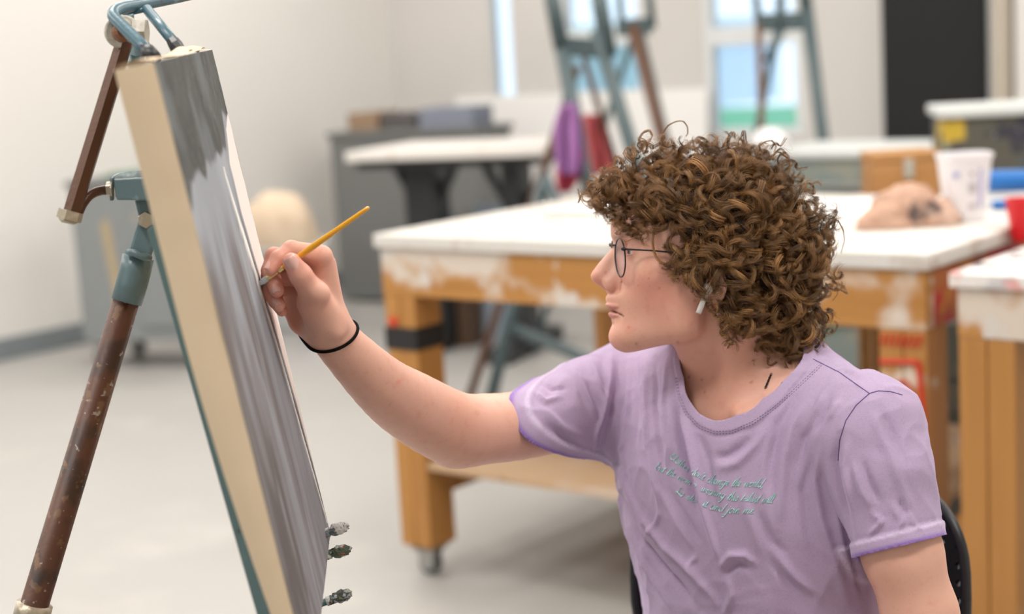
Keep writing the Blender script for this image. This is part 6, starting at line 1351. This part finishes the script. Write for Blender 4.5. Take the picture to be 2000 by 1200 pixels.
loop([(1640, 430, 0), (1650, 450, 5), (1652, 470, 5), (1645, 495, 5)], 8, 1.2); loop([(1625, 540, 10), (1637, 556, 10), (1638, 575, 10), (1628, 588, 10)], 8, 1.0)
# fly-away hairs
for k in range(430):
    l = rh.uniform(0, per[-1]); x = np.interp(l, per, pl[:, 0]); y = np.interp(l, per, pl[:, 1])
    if y > 440 and x < 1500: continue
    out = nrm(np.array([x - 1400, y - 470, 0])); tn = np.array([-out[1], out[0], 0]) * rh.choice([-1, 1]); c = rh.normal(0, 40); t = np.linspace(0, 1, 22); A = rh.uniform(6, 22); w = rh.uniform(2, 7)
    strands.append(np.array([x, y, c]) - out * 8 + np.outer(t ** .8 * A, out) + np.outer(np.sin(t * w + rh.uniform(0, 1)) * rh.uniform(4, 12), tn) + np.outer(np.cos(t * w) * 5, [0, 0, 1])); srad.append(.00007 * rh.uniform(.8, 1.3)); stone.append(.8)
print('strands', len(strands), sum(len(s) for s in strands))
# dark inner volume that the locks grow from
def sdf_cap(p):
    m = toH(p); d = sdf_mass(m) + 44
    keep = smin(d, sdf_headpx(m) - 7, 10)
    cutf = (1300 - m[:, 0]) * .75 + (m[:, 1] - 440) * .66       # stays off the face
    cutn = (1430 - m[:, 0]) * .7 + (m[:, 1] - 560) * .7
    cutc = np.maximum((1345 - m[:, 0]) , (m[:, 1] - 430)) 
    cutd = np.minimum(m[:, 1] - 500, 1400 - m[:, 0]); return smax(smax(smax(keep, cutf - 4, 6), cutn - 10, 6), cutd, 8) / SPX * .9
_hb2 = np.array([H(a, b, c) for a in (1130, 1680) for b in (250, 760) for c in (-190, 190)])
vc, fc = surface_net(sdf_cap, _hb2.min(0), _hb2.max(0), .0040)
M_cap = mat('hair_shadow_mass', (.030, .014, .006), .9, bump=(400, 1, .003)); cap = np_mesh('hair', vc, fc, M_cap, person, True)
M_hair = bpy.data.materials.new('brown_curl'); M_hair.use_nodes = True; _n = M_hair.node_tree; _b = _n.nodes['Principled BSDF']; _hi = _n.nodes.new('ShaderNodeHairInfo'); _cr = _n.nodes.new('ShaderNodeValToRGB')
_cr.color_ramp.elements[0].color = (.055, .024, .008, 1); _cr.color_ramp.elements[1].color = (.58, .31, .115, 1); _e = _cr.color_ramp.elements.new(.5); _e.color = (.23, .113, .040, 1)
_at = _n.nodes.new('ShaderNodeAttribute'); _at.attribute_name = 'tone'; _n.links.new(_at.outputs['Fac'], _cr.inputs[0]); _n.links.new(_cr.outputs[0], _b.inputs['Base Color'])
_b.inputs['Roughness'].default_value = .38; _b.inputs['Specular IOR Level'].default_value = .42
hc = bpy.data.hair_curves.new('curls'); hc.add_curves([len(s) for s in strands])
Mi = np.array(world_of(cap).inverted()); allp = Hv(np.concatenate(strands)) @ Mi[:3, :3].T + Mi[:3, 3]
hc.attributes['position'].data.foreach_set('vector', allp.astype(np.float32).ravel())
ra = hc.attributes.get('radius') or hc.attributes.new('radius', 'FLOAT', 'POINT'); rr_ = np.concatenate([r * (1 - .6 * np.linspace(0, 1, len(s)) ** 3) for s, r in zip(strands, srad)]); ra.data.foreach_set('value', rr_.astype(np.float32))
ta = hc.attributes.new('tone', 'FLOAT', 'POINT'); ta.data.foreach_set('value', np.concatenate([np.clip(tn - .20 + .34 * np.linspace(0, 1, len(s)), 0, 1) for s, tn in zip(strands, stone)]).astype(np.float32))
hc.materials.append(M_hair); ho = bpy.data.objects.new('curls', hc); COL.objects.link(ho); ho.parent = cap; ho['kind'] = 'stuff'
# ================================================================== GLASSES, EARBUD, CHAIR
M_rim = mat('black_metal_rim', (.010, .010, .011), .3, .3); M_lens = bpy.data.materials.new('spectacle_lens'); M_lens.use_nodes = True
_g = M_lens.node_tree; _gb = _g.nodes['Principled BSDF']; _gb.inputs['Roughness'].default_value = .03; _gb.inputs['Base Color'].default_value = (.8, .82, .9, 1); _gt = _g.nodes.new('ShaderNodeBsdfTransparent'); _gt.inputs[0].default_value = (.93, .93, .97, 1)
_gm = _g.nodes.new('ShaderNodeMixShader'); _gm.inputs[0].default_value = .10; _g.links.new(_gt.outputs[0], _gm.inputs[1]); _g.links.new(_gb.outputs[0], _gm.inputs[2]); _g.links.new(_gm.outputs[0], _g.nodes['Material Output'].inputs[0])
gl = thing('glasses', 'thin round black-rimmed glasses worn by the painter', 'glasses', H(1192, 505, 0))
RL = 36.0
def lens_pt(s, ang, r, fwd=0.0):   # a shallow tilt: top forward, outer side swept back a little
    c = s * (58 + r * cos(ang)); b = 506 - r * sin(ang) * 1.02; a = 1195.0 + abs(c) * .145 + (b - 506) * .06 - fwd; return H(a, b, c)
for s in (1, -1):
    ringp = [lens_pt(s, 2 * pi * k / 48, RL) for k in range(49)]; rm = MB().tube(ringp, .00085, 8, cap=False).build('rim', M_rim, gl, smooth=True)
    vs = [lens_pt(s, 0, 0, .8)] + [lens_pt(s, 2 * pi * k / 40, RL * q_, .8 * (1 - q_ ** 2)) for q_ in (.35, .7, .985) for k in range(40)]
    fs = [(0, 1 + k, 1 + (k + 1) % 40) for k in range(40)] + [(1 + j * 40 + k, 1 + (j + 1) * 40 + k, 1 + (j + 1) * 40 + (k + 1) % 40, 1 + j * 40 + (k + 1) % 40) for j in range(2) for k in range(40)]
    m = MB(); m.add(vs, fs); m.build('lens', M_lens, gl, smooth=True)
    hx = lens_pt(s, .38, RL); MB().tube([hx, H(1203, 490.5, s * 97), H(1209, 491, s * 99)], [.0013, .0016, .0016], 8).build('hinge', M_rim, gl, smooth=True)
    MB().tube([H(1207, 491, s * 99), H(1257, 494, s * 112), H(1308, 499, s * 122), H(1360, 506, s * 133), H(1386, 520, s * 135), H(1396, 548, s * 130)], [.0009, .0009, .0009, .0010, .0012, .0011], 8).build('temple', M_rim, gl, smooth=True)
    MB().tube([lens_pt(s, pi - .25, RL), H(1208, 497, s * 17), H(1210, 504, s * 15)], .0005, 6).build('pad_arm', M_rim, gl, smooth=True)
MB().tube([lens_pt(1, pi - .75, RL), H(1192, 480, 13), H(1190.5, 477, 6), H(1190.5, 477, -6), H(1192, 480, -13), lens_pt(-1, pi - .75, RL)], .0010, 8).build('bridge', M_rim, gl, smooth=True)
M_bud = mat('white_earbud_plastic', (.80, .79, .76), .25, coat=.3)
eb = thing('earbud', 'white wireless earbud with a short stem hanging from the visible ear', 'earbud', H(1353, 577, 128))
MB().tube([H(1356, 572, 128), H(1353, 583, 130), H(1342, 611, 129)], [.0031, .0030, .0029], 14).build('stem', M_bud, eb, smooth=True)
MB().ell(H(1360, 566, 125), (.006, .006, .0065)).build('bud', M_bud, eb, smooth=True)
MB().lathe(H(1342, 611, 129), nrm(H(1342, 611, 129) - H(1353, 583, 130)), [(-.0004, .00295), (.0006, .0028), (.0008, .0015)], 14).build('stem_cap', mat('grey_bud_cap', (.45, .44, .42), .4), eb)
# thin dark necklace disappearing under the collar
nl = MB()
for k in range(9):
    t = k / 8; x, y = 1506 - 10 * t, 733 + 24 * t; h_, n_ = surf_px(x, y, BVH_B)
    if h_ is None: continue
    a_ = 2 * pi * .25 * (k % 2); d1 = nrm(P(x - 10, y + 24, 1.7) - P(x, y, 1.7)); n_ = n_ if n_ @ (CAM - h_) > 0 else -n_; s1 = np.cross(d1, n_) * cos(a_) + n_ * sin(a_)
    nl.tube([h_ + n_ * .0012 + d1 * .0017 * cos(q_) + s1 * .0010 * sin(q_) for q_ in np.linspace(0, 2 * pi, 9)], .00035, 5, cap=False)
if nl.v: o = nl.build('necklace', mat('dark_chain', (.03, .022, .018), .35, .6), None, smooth=True); tag(o, 'dark fine necklace chain slipping under the t-shirt collar', 'necklace')
# chair
M_chair = mat('black_plastic_shell', (.008, .0085, .0095), .38); M_cm = mat('black_chair_metal', (.012, .013, .014), .35, .3)
rh_ = nrm(RGT * [1, 1, 0]); fh_ = np.cross((0, 0, 1), rh_); ca_ = radians(20); CF = -fh_ * cos(ca_) - rh_ * sin(ca_); CS = rh_ * cos(ca_) - fh_ * sin(ca_)
bc_ = P(1584, 1100, 2.0); ztop = P(1828, 905, 1.92)[2]; ch = thing('chair', 'black plastic chair with a perforated curved backrest under the painter', 'chair', (bc_ + CF * .2) * [1, 1, 0])
HWc, zb_ = .198, .60; hh_ = (ztop - zb_) / 2; cz = (ztop + zb_) / 2
def back_pt(u, v): # u across, v up, both metres from the centre of the back
    return np.array([bc_[0], bc_[1], cz + v]) + CS * u + CF * (.35 * u * u / HWc * 1.6 - .10 * (v + hh_) * .9 + .02)
cell = .0205; vs = []; fs = []; ns = 12
def addp(p): vs.append(p); return len(vs) - 1
nu_, nv_ = int(2 * HWc / cell) + 1, int(2 * hh_ / cell) + 1
for i in range(nu_):
    for j in range(nv_):
        u0 = -HWc + i * cell; v0 = -hh_ + j * cell; cu, cv_ = u0 + cell / 2, v0 + cell / 2
        hole = abs(cu) < HWc - .030 and abs(cv_) < hh_ - .032 and (i + j) % 2 == 0
        sq = []; ci = []
        for k in range(ns):
            a = 2 * pi * k / ns; s_ = 1 / max(abs(cos(a)), abs(sin(a))); sq.append(addp((cu + cell / 2 * s_ * cos(a), cv_ + cell / 2 * s_ * sin(a)))); ci.append(addp((cu + .0052 * cos(a), cv_ + .0052 * sin(a))))
        for k in range(ns):
            k2 = (k + 1) % ns; fs += [(sq[k], sq[k2], ci[k2]), (sq[k], ci[k2], ci[k])]
        if not hole: fs += [(ci[0], ci[k], ci[k + 1]) for k in range(1, ns - 1)]
v2 = np.array(vs); f2 = np.array(fs); g = 1 - ((np.abs(v2[:, 0]) / HWc) ** 3.2 + (np.abs(v2[:, 1]) / hh_) ** 3.2); v3 = np.concatenate([v2, np.zeros((len(v2), 1))], 1); v3, f3 = clip_mesh(v3, f2, g)
o = np_mesh('backrest', np.array([back_pt(p[0], p[1]) for p in v3]), f3, M_chair, ch, False); w_ = o.modifiers.new('w', 'WELD'); w_.merge_threshold = .0003; sd = o.modifiers.new('t', 'SOLIDIFY'); sd.thickness = .007; sd.offset = 0
rim_ = [back_pt(HWc * np.sign(cos(a)) * abs(cos(a)) ** (2 / 3.2), hh_ * np.sign(sin(a)) * abs(sin(a)) ** (2 / 3.2)) for a in np.linspace(0, 2 * pi, 65)]; MB().tube(rim_, .0062, 10, cap=False).build('backrest_rim', M_chair, ch, smooth=True)
sc_ = np.array([bc_[0], bc_[1], 0]) + CF * .235
def seat_pt(u, w): return sc_ + CS * u + CF * w + np.array([0, 0, .425 + .30 * u * u + .12 * w * w])
mb = MB(); n = 12; mb.add([seat_pt(-.21 + .42 * i / n, -.20 + .41 * j / n) for i in range(n + 1) for j in range(n + 1)], [(i * (n + 1) + j, i * (n + 1) + j + 1, (i + 1) * (n + 1) + j + 1, (i + 1) * (n + 1) + j) for i in range(n) for j in range(n)])
o = mb.build('seat', M_chair, ch, smooth=True); sd = o.modifiers.new('t', 'SOLIDIFY'); sd.thickness = .009
for s in (-1, 1):
    MB().tube([sc_ + CS * s * .23 + CF * .22 + [0, 0, .0], sc_ + CS * s * .20 + CF * .17 + [0, 0, .40], sc_ + CS * s * .19 - CF * .15 + [0, 0, .40], back_pt(s * .17, -hh_ + .02) - CF * .012, back_pt(s * .17, hh_ * .3) - CF * .014], .0105, 10).build('frame_tube', M_cm, ch, smooth=True)
    MB().tube([sc_ + CS * s * .23 - CF * .27, sc_ + CS * s * .195 - CF * .12 + [0, 0, .40]], .0105, 10).build('leg', M_cm, ch, smooth=True)
    # side frame bar that shows beside the waist
